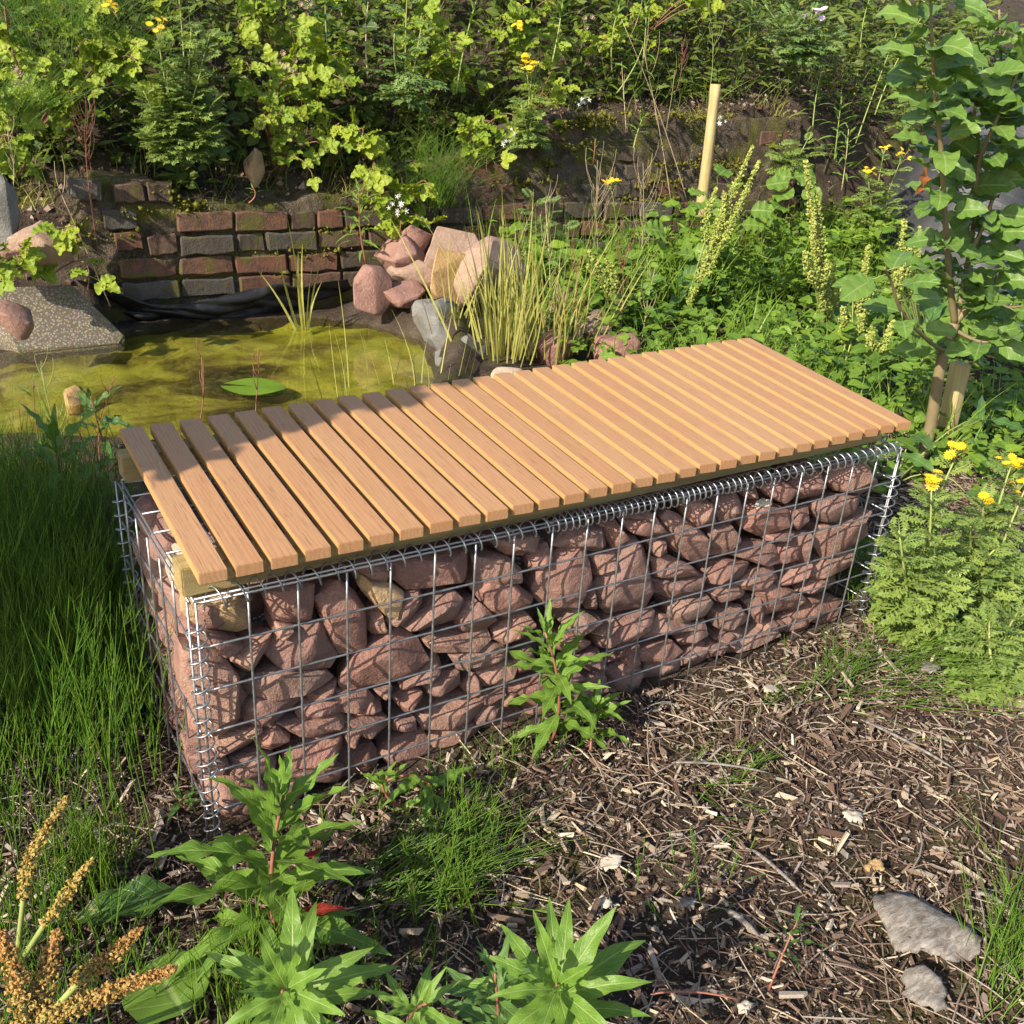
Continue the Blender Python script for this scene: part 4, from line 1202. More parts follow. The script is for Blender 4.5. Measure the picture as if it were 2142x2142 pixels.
def bramble(label, root_p, targets, per, L, seed, group=None, depth=.10):
    """arching canes from one root with trifoliate leaves along them"""
    r = random.Random(seed); root_p = np.array(root_p, float)
    root = empty('bramble', root_p, label, 'bramble', group)
    for tg in targets:
        tg = np.array(tg, float) - root_p
        ln = np.linalg.norm(tg)
        pts = bez((0, 0, 0), tg, (r.uniform(-.06, .06), -.05, .25 * ln + .03), 10)
        obj('cane', tube_mesh('cane', pts, np.linspace(.0035, .0015, 10), 5), M['bramble_cane'], root)
        for i in range(per):
            t = .25 + .75 * (i + r.random()) / per; f = t * 9; k_ = min(8, int(f)); p = pts[k_] + (pts[k_ + 1] - pts[k_]) * (f - k_)
            d = nrm(np.array([r.gauss(0, 1), r.gauss(-.55, .6), r.gauss(-.05, .6)]))
            n = nrm(np.array([r.gauss(-.35, .4), r.gauss(-.55, .35), r.gauss(.75, .3)]))
            s = L * r.uniform(.7, 1.2)
            obj('leaf', r.choice(LS['bramble']), None, root, frame(p, d, n, s))
    return root


def flower_mesh(name, mat_, rays=13, cup=.15):
    b = Buf(); V = [(0, 0, .12)]; T = []
    for i in range(10): V.append((.32 * math.cos(i * .6283), .32 * math.sin(i * .6283), .05))
    for i in range(10): T.append((0, 1 + i, 1 + (i + 1) % 10))
    b.add(V, None, T)
    for i in range(rays):
        a = i * 6.283 / rays; c_, s_ = math.cos(a), math.sin(a)
        loc = np.array([(.28, -.06, .03), (.7, -.13, cup), (1.0, 0, cup * .8), (.7, .13, cup), (.28, .06, .03)])
        P = np.stack([loc[:, 0] * c_ - loc[:, 1] * s_, loc[:, 0] * s_ + loc[:, 1] * c_, loc[:, 2]], 1)
        b.add(P, [(0, 1, 3, 4)], [(1, 2, 3)])
    me = b.mesh(name, False); me.materials.append(mat_); return me


FL_Y = flower_mesh('flower_head', M['yellow']); FL_W = flower_mesh('blossom', M['white'], 5, .1)
FL_L = flower_mesh('flower_head', M['lilac'], 22, .6); FL_D = flower_mesh('seed_head', M['dryhead'], 9, .6)


def ragwort(label, base, stems, leafL, nleaf, seed, flowers=(), fr=.011, mat_='ragwort_leaf', fl=None, bud=True, name='ragwort', spread=1.0):
    """stems: list of tips; feathery leaves along them; flowers: list of cluster centres"""
    r = np.random.default_rng(seed); rr = random.Random(seed); base = np.array(base, float)
    root = empty(name, base, label, 'plant'); b = Buf(); P = []; D = []; Nn = []; S = []
    for tip in stems:
        pts = bez((0, 0, 0), np.array(tip, float) - base, (rr.uniform(-.02, .02), rr.uniform(-.02, .02), 0), 10)
        obj('stem', tube_mesh('stem', pts, np.linspace(.0045, .002, 10), 6), M['stem_green'], root)
        az = rr.uniform(0, 6)
        for i in range(nleaf):
            t = .06 + .94 * i / nleaf; f = t * 9; k_ = min(8, int(f)); p = pts[k_] + (pts[k_ + 1] - pts[k_]) * (f - k_)
            az += 2.4 + rr.uniform(-.3, .3); el = np.interp(t, [0, .7, 1], [.0, .35, .9]) + rr.uniform(-.25, .25)
            P.append(p); D.append((math.cos(el) * math.cos(az), math.cos(el) * math.sin(az), math.sin(el)))
            Nn.append((rr.uniform(-.5, .2), rr.uniform(-.5, .2), 1)); S.append(leafL * np.interp(t, [0, .3, 1], [1, 1, .45]) * rr.uniform(.75, 1.15))
    N = len(P)
    scatter(b, FEATHERS, P, np.array(D), np.array(Nn, float), np.array(S) * spread, r.random(N), seed)
    obj('foliage', b.mesh('foliage'), M[mat_], root)
    for fc, cnt, rad in flowers:
        fc = np.array(fc, float) - base
        for i in range(cnt):
            o_ = np.array([rr.gauss(0, rad * .55), rr.gauss(0, rad * .55), rr.gauss(0, rad * .35)])
            n = Vector((rr.gauss(-.25, .4), rr.gauss(-.7, .4), 1)); d = Vector((rr.uniform(-1, 1), rr.uniform(-1, 1), 0))
            obj((fl or FL_Y).name.split('.')[0], fl or FL_Y, None, root, frame(fc + o_, d, n, fr * rr.uniform(.75, 1.15)))
            obj('flower_stalk', tube_mesh('flower_stalk', [fc + o_, (fc + o_ * .4) + (0, 0, -rad * .6), fc + (0, 0, -rad * 1.5)], .0009 * fr / .011, 4), M['stem_green'], root)
    return root


def seed_spike(path, width, dens, size, rnd_lo, rnd_hi, seed):
    """whorls of papery dock seeds crowded along a stalk"""
    r = np.random.default_rng(seed); pts = catmull(path, 8); seg = np.linalg.norm(np.diff(pts, axis=0), axis=1); cum = np.concatenate([[0], np.cumsum(seg)]); L = cum[-1]
    N = int(dens * L); nb = max(6, int(L / (size * 2.6)))
    s = (np.floor(r.random(N) * nb) + r.normal(.5, .20, N)) / nb * L
    C = np.stack([np.interp(s, cum, pts[:, q_]) for q_ in range(3)], 1)
    prof = np.interp(s / L, [0, .15, .6, 1], [.75, 1, .9, .35]) * width
    o_ = nrm(r.normal(0, 1, (N, 3))) * (r.random(N) ** .8 * prof)[:, None] * np.array([1, 1, .7])
    z = r.uniform(.7, 1.2, N) * size
    o8 = np.array([(1, 0, 0), (-1, 0, 0), (0, 1, 0), (0, -1, 0), (0, 0, 1), (0, 0, -1)], float)
    q1 = nrm(r.normal(0, 1, (N, 3))); q2 = nrm(np.cross(q1, r.normal(0, 1, (N, 3)))); q3 = np.cross(q1, q2)
    sc = z[:, None, None]
    V = (C + o_)[:, None] + sc * (o8[None, :, :1] * q1[:, None] + o8[None, :, 1:2] * q2[:, None] * .8 + o8[None, :, 2:] * q3[:, None] * .35)
    T = np.array([(0, 2, 4), (2, 1, 4), (1, 3, 4), (3, 0, 4), (2, 0, 5), (1, 2, 5), (3, 1, 5), (0, 3, 5)])
    b = Buf(); b.add(V, None, (np.arange(N)[:, None, None] * 6 + T[None]).reshape(-1, 3), rnd=np.repeat(rnd_lo + (rnd_hi - rnd_lo) * (.35 * r.random(N) + .65 * s / L), 6), lu=.5, lv=.5)
    return b, pts


def dock(label, base, spikes, width, dens, size, mat_, seed, leaves=4, leafL=.18, rnd=(0, 1), group=None):
    base = np.array(base, float); root = empty('dock', base, label, 'plant', group); r = random.Random(seed)
    for i, sp in enumerate(spikes):
        sp = [np.array(p) - base for p in sp]
        b, pts = seed_spike(sp, width, dens, size, *rnd, seed * 10 + i)
        obj('seed_spike', b.mesh('seed_spike', False), M[mat_], root)
        st_ = np.concatenate([bez((0, 0, 0), pts[0], (0, 0, 0), 5)[:-1], pts])
        obj('stem', tube_mesh('stem', st_, np.linspace(.004, .001, len(st_)), 5), M['stem_green'], root)
    for i in range(leaves):
        az = r.uniform(0, 6.28); el = r.uniform(.15, .8); d = (math.cos(az) * math.cos(el), math.sin(az) * math.cos(el), math.sin(el))
        obj('leaf', r.choice(LS['dock'] if leafL < .2 else LS['willow_dark']), None, root, frame((0, 0, .01 + .02 * i), d, (0, 0, 1), leafL * r.uniform(.8, 1.2), 1.2))
    return root

# ------------------------------------------------------------------ plants before and beside the bench
def gz(x, y, dz=0.0): return (x, y, float(height(x, y)) + dz)


W1 = willowherb('tall bright green willowherb with broad drooping leaves at the gabion corner', (.016, -.26, .03), (0.041,-0.220,0.265), 34, .155, 'willow', 1, (-.02, -.01, 0), rs=.0042, low=.10)
for i_, (d, p, sc) in enumerate((((-.7, -.5, -.25), (-.01, -.02, .03), .07), ((.8, -.2, -.05), (.02, 0, .06), .075), ((.9, .3, .15), (.03, .02, .12), .05))):
    obj('leaf', leaf_mesh('leaf', M['leaf_red'], W=.25, shape='lance', n=8, droop=.6, wave=.4, seed=i_), None, W1, frame(p, d, (0, -.2, 1), sc))
willowherb('low bright willowherb rosette just below the tall one, sunlit star of leaves', (-0.023,-0.380,0.030), (-0.069,-0.523,0.290), 24, .115, 'willow', 2, rs=.0032, low=.25)
W3 = willowherb('willowherb with a bent over reddish stem at the foot of the gabion', (0.287,-0.082,0.030), (0.260,-0.060,0.082), 7, .075, 'willow', 3, low=.5, rs=.003)
b0 = np.array(W3.location); pts = catmull([np.array(p) - b0 for p in ((0.256,-0.060,0.080), (0.293,-0.080,0.095), (0.321,-0.100,0.086), (0.327,-0.110,0.061), (0.325,-0.110,0.037))], 6)
obj('stem', tube_mesh('stem', pts, np.linspace(.003, .0018, len(pts)), 6), M['stem_red'], W3)
r_ = random.Random(8)
for i_ in range(15):
    p = pts[int(len(pts) * (.15 + .8 * i_ / 15))]; az = i_ * 2.4; d = (math.cos(az), math.sin(az) * .7 - .2, r_.uniform(-.7, .5) - (.5 if i_ > 10 else 0))
    obj('leaf', r_.choice(LS['willow']), None, W3, frame(p, d, (0, -.3, 1), r_.uniform(.05, .085)))
willowherb('leafy willowherb growing against the middle of the gabion front', (.60, -.055, .03), (0.560,-0.060,0.284), 28, .105, 'willow', 4, (.01, -.02, 0), rs=.0035, low=.15)
willowherb('smaller willowherb rosette beside the one at the middle of the gabion', (0.650,-0.110,0.030), (0.668,-0.090,0.111), 20, .095, 'willow', 5, rs=.003, low=.3)
willowherb('large pale green willowherb with upright leaves in the chips', (0.266,-0.570,0.030), (0.190,-0.645,0.278), 26, .12, 'willow', 6, rs=.004, low=.2)
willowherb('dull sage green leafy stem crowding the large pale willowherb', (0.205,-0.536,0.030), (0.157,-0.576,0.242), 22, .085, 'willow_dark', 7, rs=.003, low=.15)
willowherb('small bright willowherb shoot among horsetail below the gabion', (0.121,-0.489,0.030), (0.065,-0.586,0.260), 16, .07, 'willow', 8, rs=.003, low=.2)
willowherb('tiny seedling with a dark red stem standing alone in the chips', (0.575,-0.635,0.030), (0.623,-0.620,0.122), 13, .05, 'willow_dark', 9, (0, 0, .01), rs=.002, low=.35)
willowherb('leafy willowherb growing behind the gabion end by the pond', (-.03, 1.08, .03), (-0.033,1.020,0.346), 22, .15, 'willow', 10, rs=.005, low=.2)
willowherb('spindly willowherb by the pond edge with a few broad leaves', (.16, 1.55, .05), (0.125,1.500,0.255), 9, .11, 'willow_dark', 11, rs=.003, low=.3)
willowherb('reddening dead-tipped weed at the pond edge', (-.02, 1.5, .05), (-0.011,1.500,0.311), 8, .06, 'narrow', 12, rs=.002, low=.3)
willowherb('small dark seedling at the foot of the gabion corner coil', (-0.023,0.080,0.030), (-0.022,0.069,0.060), 9, .04, 'willow_dark', 13, rs=.002, low=.3)

# foreground docks and single broad leaves
dock('rust and gold seeding dock with thick curved spikes', (-.36, -.28, .03),
     [[(-0.296,-0.477,0.327), (-0.296,-0.455,0.360), (-0.302,-0.417,0.397)], [(-0.286,-0.473,0.330), (-0.277,-0.453,0.348), (-0.255,-0.415,0.371)],
      [(-0.281,-0.481,0.336), (-0.224,-0.489,0.345), (-0.166,-0.500,0.355)], [(-0.248,-0.435,0.311), (-0.216,-0.427,0.321), (-0.181,-0.417,0.333)]], .0135, 9500, .0026, 'seed_rust', 1, 2, .07, (0, .95))
dock('slim golden green seeding dock behind the rusty one', (-.30, -.12, .03),
     [[(-0.276,-0.163,0.185), (-0.255,-0.143,0.237), (-0.207,-0.118,0.284)], [(-0.261,-0.260,0.229), (-0.233,-0.251,0.254), (-0.200,-0.233,0.275)]], .011, 5200, .0030, 'seed_rust', 2, 2, .07, (0, .25))
for lab, p, d, s, me in (
    ('big yellow-patched dock leaf lying on the chips', (-0.062,-0.111,0.050), (-1, .12, .02), .155, LS['dock'][1]),
    ('round green leaf lying low beside the rusty dock', (-0.127,-0.332,0.050), (-.2, 1, .25), .085, LS['round'][0])):
    o = obj('broad_leaf', me, None, None, frame(p, d, (0, -.2, 1), s, 1.25)); setp(o, lab, 'leaf')

# ragwort clumps beside the bench end
ragwort('yellow flowering ragwort closest to the gabion corner coil', (1.581,-0.087,0.030), [(1.629,-0.050,0.433), (1.521,-0.080,0.390), (1.416,-0.100,0.319), (1.550,-0.120,0.289), (1.500,-0.120,0.230), (1.579,-0.140,0.210)], .10, 26, 1,
        [((1.624,-0.050,0.452), 12, .020), ((1.516,-0.080,0.411), 8, .016)], .013)
ragwort('yellow flowering ragwort with several open heads beside the chips', (1.816,-0.101,0.030), [(1.769,-0.060,0.313), (1.859,-0.050,0.390), (1.675,-0.100,0.277), (1.895,-0.080,0.336), (1.728,-0.140,0.224), (1.828,-0.140,0.165)], .10, 26, 2,
        [((1.774,-0.060,0.310), 6, .014), ((1.862,-0.050,0.384), 14, .024), ((1.883,-0.070,0.334), 10, .02)], .013)
ragwort('low leafy ragwort without flowers beyond the flattened horsetail', (1.545,-0.335,0.030), [(1.590,-0.250,0.134), (1.695,-0.250,0.131), (1.700,-0.280,0.060), (1.768,-0.200,0.019)], .11, 20, 3)

# horsetail, grass and weeds round the bench
b = Buf(); r = np.random.default_rng(77)
def clump(cx, cy, rx, ry, N, h, spread=.12, lean=(0, 0, 0), rad=.0011, tone=(0, 1), bendy=.07, whorls=.4):
    N = int(N * .5); x = r.normal(cx, rx, N); y = r.normal(cy, ry, N); z = height(x, y) - .004
    ok = ~((x > -.015) & (x < 1.53) & (y > -.012) & (y < .47)) & (pond_sd(x, y) > .0); x, y, z = x[ok], y[ok], z[ok]; N = len(x)
    L = h * r.uniform(.55, 1.15, N); d = nrm(np.stack([r.normal(lean[0], spread, N), r.normal(lean[1], spread, N), np.full(N, 1.0 + lean[2])], 1))
    bd = np.stack([r.normal(lean[0] * .5, bendy, N), r.normal(lean[1] * .5, bendy, N), -np.abs(r.normal(0, bendy * .5, N))], 1)
    tone_ = r.uniform(*tone, N)
    C = strands(b, np.stack([x, y, z], 1), d, L, bd, np.full(N, rad * 1.35) * r.uniform(.7, 1.3, N), 6, tone_)
    if whorls:
        I = np.where(r.random(N) < whorls)[0]
        for lv_ in (2, 3, 4, 5):
            for q_ in range(3):
                bp = C[I, lv_]; dd = nrm(C[I, lv_] - C[I, lv_ - 1]); az = r.uniform(0, 6.28, len(I))
                sd_ = dd + .55 * np.stack([np.cos(az), np.sin(az), np.zeros(len(I))], 1)
                strands(b, bp, sd_, L[I] * r.uniform(.12, .3, len(I)), np.zeros((len(I), 3)) + (0, 0, .15), np.full(len(I), rad * .6), 3, tone_[I])


clump(-.13, .46, .07, .16, 1100, .32); clump(-.20, .75, .13, .22, 1700, .36, tone=(.2, 1)); clump(-.16, 1.20, .12, .15, 900, .26, tone=(.4, 1)); clump(-.05, .62, .06, .15, 500, .34, tone=(.2, 1))
clump(-.36, .22, .07, .10, 260, .22, .2); clump(-.19, -.02, .03, .03, 130, .17, .10, tone=(.3, 1)); clump(-.25, -.10, .05, .05, 160, .14)
clump(-.04, -.34, .03, .035, 240, .16, .10, tone=(.6, 1)); clump(-.29, -.24, .05, .04, 170, .11, .2); clump(-.17, -.19, .04, .04, 60, .10, .2)
clump(.20, -.22, .05, .035, 170, .17, .25, (.7, -.2, -.3), bendy=.2); clump(.27, -.29, .03, .04, 90, .12, .2, tone=(.3, 1)); clump(.33, -.22, .03, .03, 70, .14, .15, tone=(.4, 1)); clump(.08, -.36, .05, .04, 70, .10, .2)
clump(1.50, -.21, .15, .05, 330, .18, .35, (.55, -.45, -.4), .0009, (.3, 1), .3, .15); clump(1.25, -.17, .12, .03, 160, .14, .5, (.6, .1, -.4), .0009, (.2, .9), .3); clump(1.70, -.27, .12, .05, 200, .14, .4, (.4, -.5, -.4), .0009, (.3, 1), .3, .15)
clump(.83, -.27, .06, .03, 90, .07, .6, (.2, -.4, -.4)); clump(.62, -.42, .06, .04, 50, .06, .5)
clump(.92, -.80, .06, .03, 260, .16, .4, (.6, .1, -.3), .0011, (.5, 1), .3); clump(1.62, -.02, .06, .05, 120, .12, .4)
clump(1.86, -.05, .012, .012, 16, .30, .05, (0, 0, 0), .0012, (.6, 1), .03, .9); clump(1.60, .10, .06, .08, 160, .16, .3); clump(.56, -.07, .05, .02, 70, .08, .3); clump(.38, -.08, .12, .015, 60, .07, .4)
setp(obj('horsetail', b.mesh('horsetail'), M['horsetail']), 'fine green horsetail and grass shoots around the gabion', 'horsetail', kind='stuff')

# ------------------------------------------------------------------ green weeds between the bench and the far wall
b = Buf(); r = np.random.default_rng(5); N = 9500
x = r.uniform(1.62, 6.0, N); y = r.uniform(.15, 3.0, N)
dens = waves(x, y, 61, .9, 3)
ok = (pond_sd(x, y) > .25) & ((x > 1.95) | (y < 1.2)) & ~((x < 2.5) & (y > 2.35)) & (dens > -.75) & (y > .2 + .0 * x) & ((y > .45) | (x > 2.4)); x, y = x[ok], y[ok]; N = len(x)
hh = r.random(N) * (.12 + .12 * (waves(x, y, 62, .7, 2) > 0)) + .015
P = np.stack([x, y, height(x, y) + hh], 1); az = r.uniform(0, 6.28, N)
D = nrm(np.stack([np.cos(az), np.sin(az), r.uniform(-.3, .5, N)], 1)); Nn = nrm(np.stack([r.normal(-.25, .35, N), r.normal(-.3, .35, N), np.ones(N)], 1))
scatter(b, TRI + SMALL, P, D, Nn, r.uniform(.035, .075, N), np.clip(r.normal(.5, .25, N) + .2 * waves(x, y, 63, .8, 2), 0, 1), 1)
N = 6000; x = r.uniform(1.7, 5.8, N); y = r.uniform(.5, 2.9, N); ok = (waves(x, y, 64, .6, 3) > -.1) & (pond_sd(x, y) > .2) & ((x > 1.95) | (y < 1.3)); x, y = x[ok], y[ok]; N = len(x)
blades(b, np.stack([x, y, height(x, y)], 1), rdir(N, 1, .3, 8), r.uniform(.12, .32, N), np.stack([r.normal(.1, .25, N), r.normal(0, .25, N), -r.uniform(0, .3, N)], 1), r.uniform(.0018, .004, N), 5, r.uniform(.2, 1, N))
N = 2600; x = r.uniform(2.2, 4.6, N); y = r.uniform(2.35, 2.98, N); hh = r.random(N) * (.22 + .28 * (waves(x, x * 0, 65, .9, 2) + .5).clip(0, 1)); az = r.uniform(0, 6.28, N)
scatter(b, LANCE + SMALL, np.stack([x, y, height(x, y) + hh], 1), np.stack([np.cos(az), np.sin(az) - .3, r.uniform(-.2, .7, N)], 1), np.stack([r.normal(-.4, .35, N), r.normal(-.4, .35, N), np.ones(N)], 1), r.uniform(.05, .10, N), r.uniform(.1, 1, N), 7)
N = 900; x = r.uniform(2.0, 4.5, N); y = r.uniform(2.3, 2.95, N)
blades(b, np.stack([x, y, height(x, y)], 1), rdir(N, 1, .22, 9), r.uniform(.25, .60, N), np.stack([r.normal(.05, .2, N), r.normal(0, .2, N), -r.uniform(0, .2, N)], 1), r.uniform(.0015, .003, N), 6, r.uniform(.3, 1, N))
setp(obj('weeds', b.mesh('weeds'), M['mass_green']), 'bright green carpet of weeds and grass behind the bench', 'weeds', kind='stuff')

G2 = 'pale green seeding docks behind the bench'
def vdock(label, spikes, seed, base):
    r2 = random.Random(seed); more = []
    for sp in spikes:
        more.append(sp)
        for _ in range(2):
            a_, e_ = sorted((r2.uniform(0, .5), r2.uniform(.55, .95))); o_ = np.array([r2.uniform(-.07, .07), r2.uniform(-.05, .05), 0]); pp_ = catmull(sp, 6); n_ = len(pp_)
            more.append([pp_[int(a_ * (n_ - 1))] + o_ * .4, pp_[int((a_ + e_) / 2 * (n_ - 1))] + o_ * .9, pp_[int(e_ * (n_ - 1))] + o_])
    return dock(label, base, more, .026, 1300, .0068, 'seed_green', seed, 7, .24, (0, 1))
vdock('tallest pale green seeding dock behind the far bench end', [[(3.248,1.700,0.121), (3.046,1.680,0.491), (2.874,1.660,0.845)], [(3.149,1.660,0.224), (3.034,1.660,0.456), (2.967,1.660,0.666)], [(3.287,1.720,0.221), (3.246,1.720,0.330), (3.236,1.720,0.424)]], 21, (3.28, 1.72, .03))
vdock('pale green seeding dock between the tall dock and the apple tree', [[(3.345,1.600,0.095), (3.298,1.600,0.312), (3.279,1.600,0.512)], [(3.327,1.620,0.135), (3.306,1.620,0.244), (3.310,1.620,0.327)]], 22, (3.30, 1.58, .03))
vdock('pale green seeding dock half hidden by apple leaves', [[(3.556,1.550,0.285), (3.449,1.550,0.458), (3.409,1.550,0.624)], [(3.651,1.600,0.311), (3.623,1.600,0.440), (3.627,1.600,0.534)], [(3.490,1.550,0.290), (3.444,1.550,0.376), (3.405,1.550,0.460)]], 23, (3.75, 1.55, .03))
vdock('drooping pale green dock spikes just behind the bench corner', [[(2.933,1.150,0.130), (2.925,1.150,0.236), (2.947,1.150,0.331)], [(2.887,1.300,0.198), (2.851,1.300,0.278), (2.823,1.300,0.355)]], 24, (2.70, 1.15, .03))
vdock('leaning golden green dock before the round stake', [[(2.817,2.150,0.152), (2.923,2.150,0.491), (3.032,2.120,0.850)], [(2.921,2.160,0.405), (2.942,2.150,0.511), (2.923,2.140,0.658)]], 25, (2.912,2.287,0.050))
vdock('slender dock spike among the dry stems behind the bench', [[(2.355,2.150,0.227), (2.280,2.150,0.354), (2.224,2.150,0.426)]], 26, (2.45, 2.15, .03))

def broadleaf(label, base, pts, L, seed, lset='round', cat='plant', name='broadleaf_plant'):
    base = np.array(base, float); root = empty(name, base, label, cat); r2 = random.Random(seed)
    for i_, p in enumerate(pts):
        p = np.array(p, float) - base; path = bez((0, 0, 0), p, (0, 0, .05), 6)
        obj('stem', tube_mesh('stem', path, np.linspace(.003, .0015, 6), 5), M['stem_green'], root)
        az = r2.uniform(0, 6.28); d = (math.cos(az), math.sin(az) - .4, r2.uniform(-.3, .3)); n = (r2.gauss(-.4, .3), r2.gauss(-.6, .3), 1)
        obj('leaf', r2.choice(LS[lset]), None, root, frame(p, d, n, L * r2.uniform(.75, 1.2)))
    return root


broadleaf('round-leaved sapling at the foot of the wooden stake', (3.970,3.199,0.050), [(3.253,2.550,0.662), (3.142,2.500,0.603), (3.175,2.500,0.513), (3.142,2.500,0.446), (3.388,2.600,0.539), (3.382,2.500,0.439), (2.909,2.400,0.337), (2.982,2.400,0.266), (2.908,2.450,0.417), (3.406,2.400,0.339), (3.535,2.400,0.286), (3.074,2.500,0.560), (3.183,2.450,0.408), (3.401,2.600,0.631), (2.995,2.400,0.356), (3.432,2.500,0.507)], .095, 1)
broadleaf('round-leaved sapling under the brick end of the overgrown wall', (4.966,3.575,0.050), [(3.708,2.700,0.591), (3.837,2.700,0.565), (3.962,2.750,0.631), (4.120,2.750,0.592), (3.989,2.700,0.538), (4.189,2.800,0.674), (3.856,2.650,0.499), (3.787,2.720,0.636), (4.051,2.700,0.512), (3.791,2.650,0.475)], .11, 2)
broadleaf('broad dark leaves at the foot of the apple tree', (2.25, .50, .03), [(2.2, .35, .14), (2.35, .55, .16), (2.15, .55, .12), (2.6, .5, .2), (2.75, .55, .16), (2.3, .3, .08)], .17, 3, 'willow_dark')
broadleaf('low leafy clump at the shaded end of the gabion', (1.62, .22, .03), [(1.6, .1, .1), (1.68, .2, .13), (1.72, .1, .1), (1.62, .3, .12), (1.75, .3, .1), (1.70, .0, .05), (1.64, -.03, .05)], .075, 4)

# ------------------------------------------------------------------ apple sapling
ap = empty('apple_tree', (2.50, .60, .02), 'young apple tree with broad glossy leaves tied beside a split stake', 'tree')
ao = np.array(ap.location)
def Ly(p): return np.array(p) - ao
trunk = catmull([Ly((2.52, .62, .0)), Ly((2.541,0.620,0.113)), Ly((2.509,0.620,0.351)), Ly((2.525,0.620,0.484))], 6)
obj('trunk', tube_mesh('trunk', trunk, np.linspace(.021, .016, len(trunk)), 10), M['bark'], ap)
branches = [[(2.525,0.620,0.484), (2.455,0.620,0.603), (2.329,0.600,0.794), (2.226,0.600,1.001), (2.130,0.580,1.120), (2.076,0.580,1.229), (2.004,0.580,1.387)],
            [(2.525,0.620,0.484), (2.550,0.640,0.593), (2.554,0.660,0.763), (2.445,0.640,1.008), (2.364,0.620,1.090), (2.361,0.620,1.197)],
            [(2.525,0.620,0.484), (2.603,0.600,0.601), (2.637,0.580,0.717), (2.662,0.560,0.805)],
            [(2.554,0.660,0.763), (2.413,0.600,0.951), (2.378,0.560,1.068), (2.391,0.540,1.194), (2.387,0.540,1.306)],
            [(2.545,0.620,0.392), (2.385,0.580,0.440), (2.149,0.540,0.562), (2.036,0.520,0.667), (1.970,0.500,0.710)],
            [(2.533,0.620,0.463), (2.588,0.560,0.436), (2.633,0.520,0.456), (2.727,0.500,0.481)],
            [(2.537,0.640,0.652), (2.551,0.620,0.853), (2.567,0.640,1.012), (2.469,0.640,1.200), (2.390,0.640,1.350)],
            [(2.603,0.600,0.601), (2.646,0.550,0.547), (2.712,0.520,0.550)]]
bp = []
for i_, br in enumerate(branches):
    pts = catmull([Ly(p) for p in br], 6)
    obj('branch', tube_mesh('branch', pts, np.linspace(.011 if i_ < 3 else .007, .0028, len(pts)), 7), M['bark'], ap)
    bp.append(pts)
r2 = random.Random(12)
for i_, pts in enumerate(bp):
    L = np.linalg.norm(np.diff(pts, axis=0), axis=1).sum(); n = int(L / (.017 if i_ != 4 else .05)); az = r2.uniform(0, 6)
    for k_ in range(n):
        t = .12 + .88 * k_ / n; f = t * (len(pts) - 1); q_ = min(len(pts) - 2, int(f)); p = pts[q_] + (pts[q_ + 1] - pts[q_]) * (f - q_)
        az += 2.4 + r2.uniform(-.4, .4); el = r2.uniform(-.35, .5)
        d = np.array((math.cos(az) * math.cos(el), math.sin(az) * math.cos(el), math.sin(el)))
        n_ = (r2.gauss(-.45, .35), r2.gauss(-.35, .35), r2.uniform(.4, 1.1))
        off = d * r2.uniform(0, .03) + np.array([r2.gauss(0, .012), r2.gauss(0, .012), r2.gauss(0, .012)])
        if np.linalg.norm(off) > .02:
            obj('leaf_stalk', tube_mesh('leaf_stalk', [p, p + off * .5, p + off], .0012, 4), M['stem_green'], ap)
        obj('leaf', r2.choice(LS['apple']), None, ap, frame(p + off, d, n_, r2.uniform(.085, .125)))
for i_, (p, d) in enumerate((((2.123,0.560,0.956), (-.3, -.2, -1)), ((2.221,0.580,1.033), (1, -.2, .2)))):
    obj('leaf', leaf_mesh('leaf', M['leaf_yellow'] if i_ else leaf_mat('rusty_leaf', (.36, .11, .03), (.3, .12, .04), (.4, .2, .1)), W=.4, shape='ovate', n=8, droop=1.0, wave=.6, seed=i_), None, ap, frame(Ly(p), d, (0, -1, .3), .075))
b = Buf(); pA, pB = np.array((2.70, .66, .0)), np.array((2.676,0.660,0.328))
me = box_mesh('tree_stake', .055, .04, float(np.linalg.norm(pB - pA)), .003)
o = obj('tree_stake', me, M['stake'], None, Matrix.Translation((pA + pB) / 2) @ Vector(pB - pA).to_track_quat('Z', 'Y').to_matrix().to_4x4())
setp(o, 'weathered split timber stake beside the apple trunk', 'stake')

# ------------------------------------------------------------------ reeds and dry stems round the pond
b_r = np.random.default_rng(9)
def reed(label, cx, cy, z, rad, N, h, wid, seed, matn='straw', tone=(0, 1), lean=0.0, name='reed_clump'):
    r2 = np.random.default_rng(seed); b = Buf()
    base = np.stack([r2.normal(0, rad, N), r2.normal(0, rad, N), np.zeros(N)], 1)
    blades(b, base, rdir(N, 1, .16, seed) + (lean, 0, 0), h * r2.uniform(.5, 1.1, N), np.stack([r2.normal(0, .14, N), r2.normal(0, .14, N), -np.abs(r2.normal(0, .1, N))], 1), np.full(N, wid) * r2.uniform(.6, 1.2, N), 6, r2.uniform(*tone, N))
    o = obj(name, b.mesh(name), M[matn], None, Matrix.Translation((cx, cy, z))); return setp(o, label, 'reeds')
reed('tall yellow-green reed clump behind the grey pond stones', 1.78, 2.06, .05, .07, 95, .62, .0045, 1, 'straw', (0, .55))
reed('straw coloured reed clump at the head of the bench slats', 1.98, 2.02, .05, .09, 70, .50, .0035, 2, 'straw', (.2, 1))
reed('few upright green iris blades standing in the pond', *(1.206,2.753,0.020), .018, 9, .46, .006, 3, 'straw', (0, .15))
reed('thin curved green rushes rising from the pond edge beside the bench', 1.02, 1.80, .02, .08, 12, .36, .0022, 4, 'straw', (0, .2))
reed('second tuft of thin rushes between the pond and the bench', 1.30, 1.86, .03, .10, 14, .30, .0022, 5, 'straw', (0, .3))
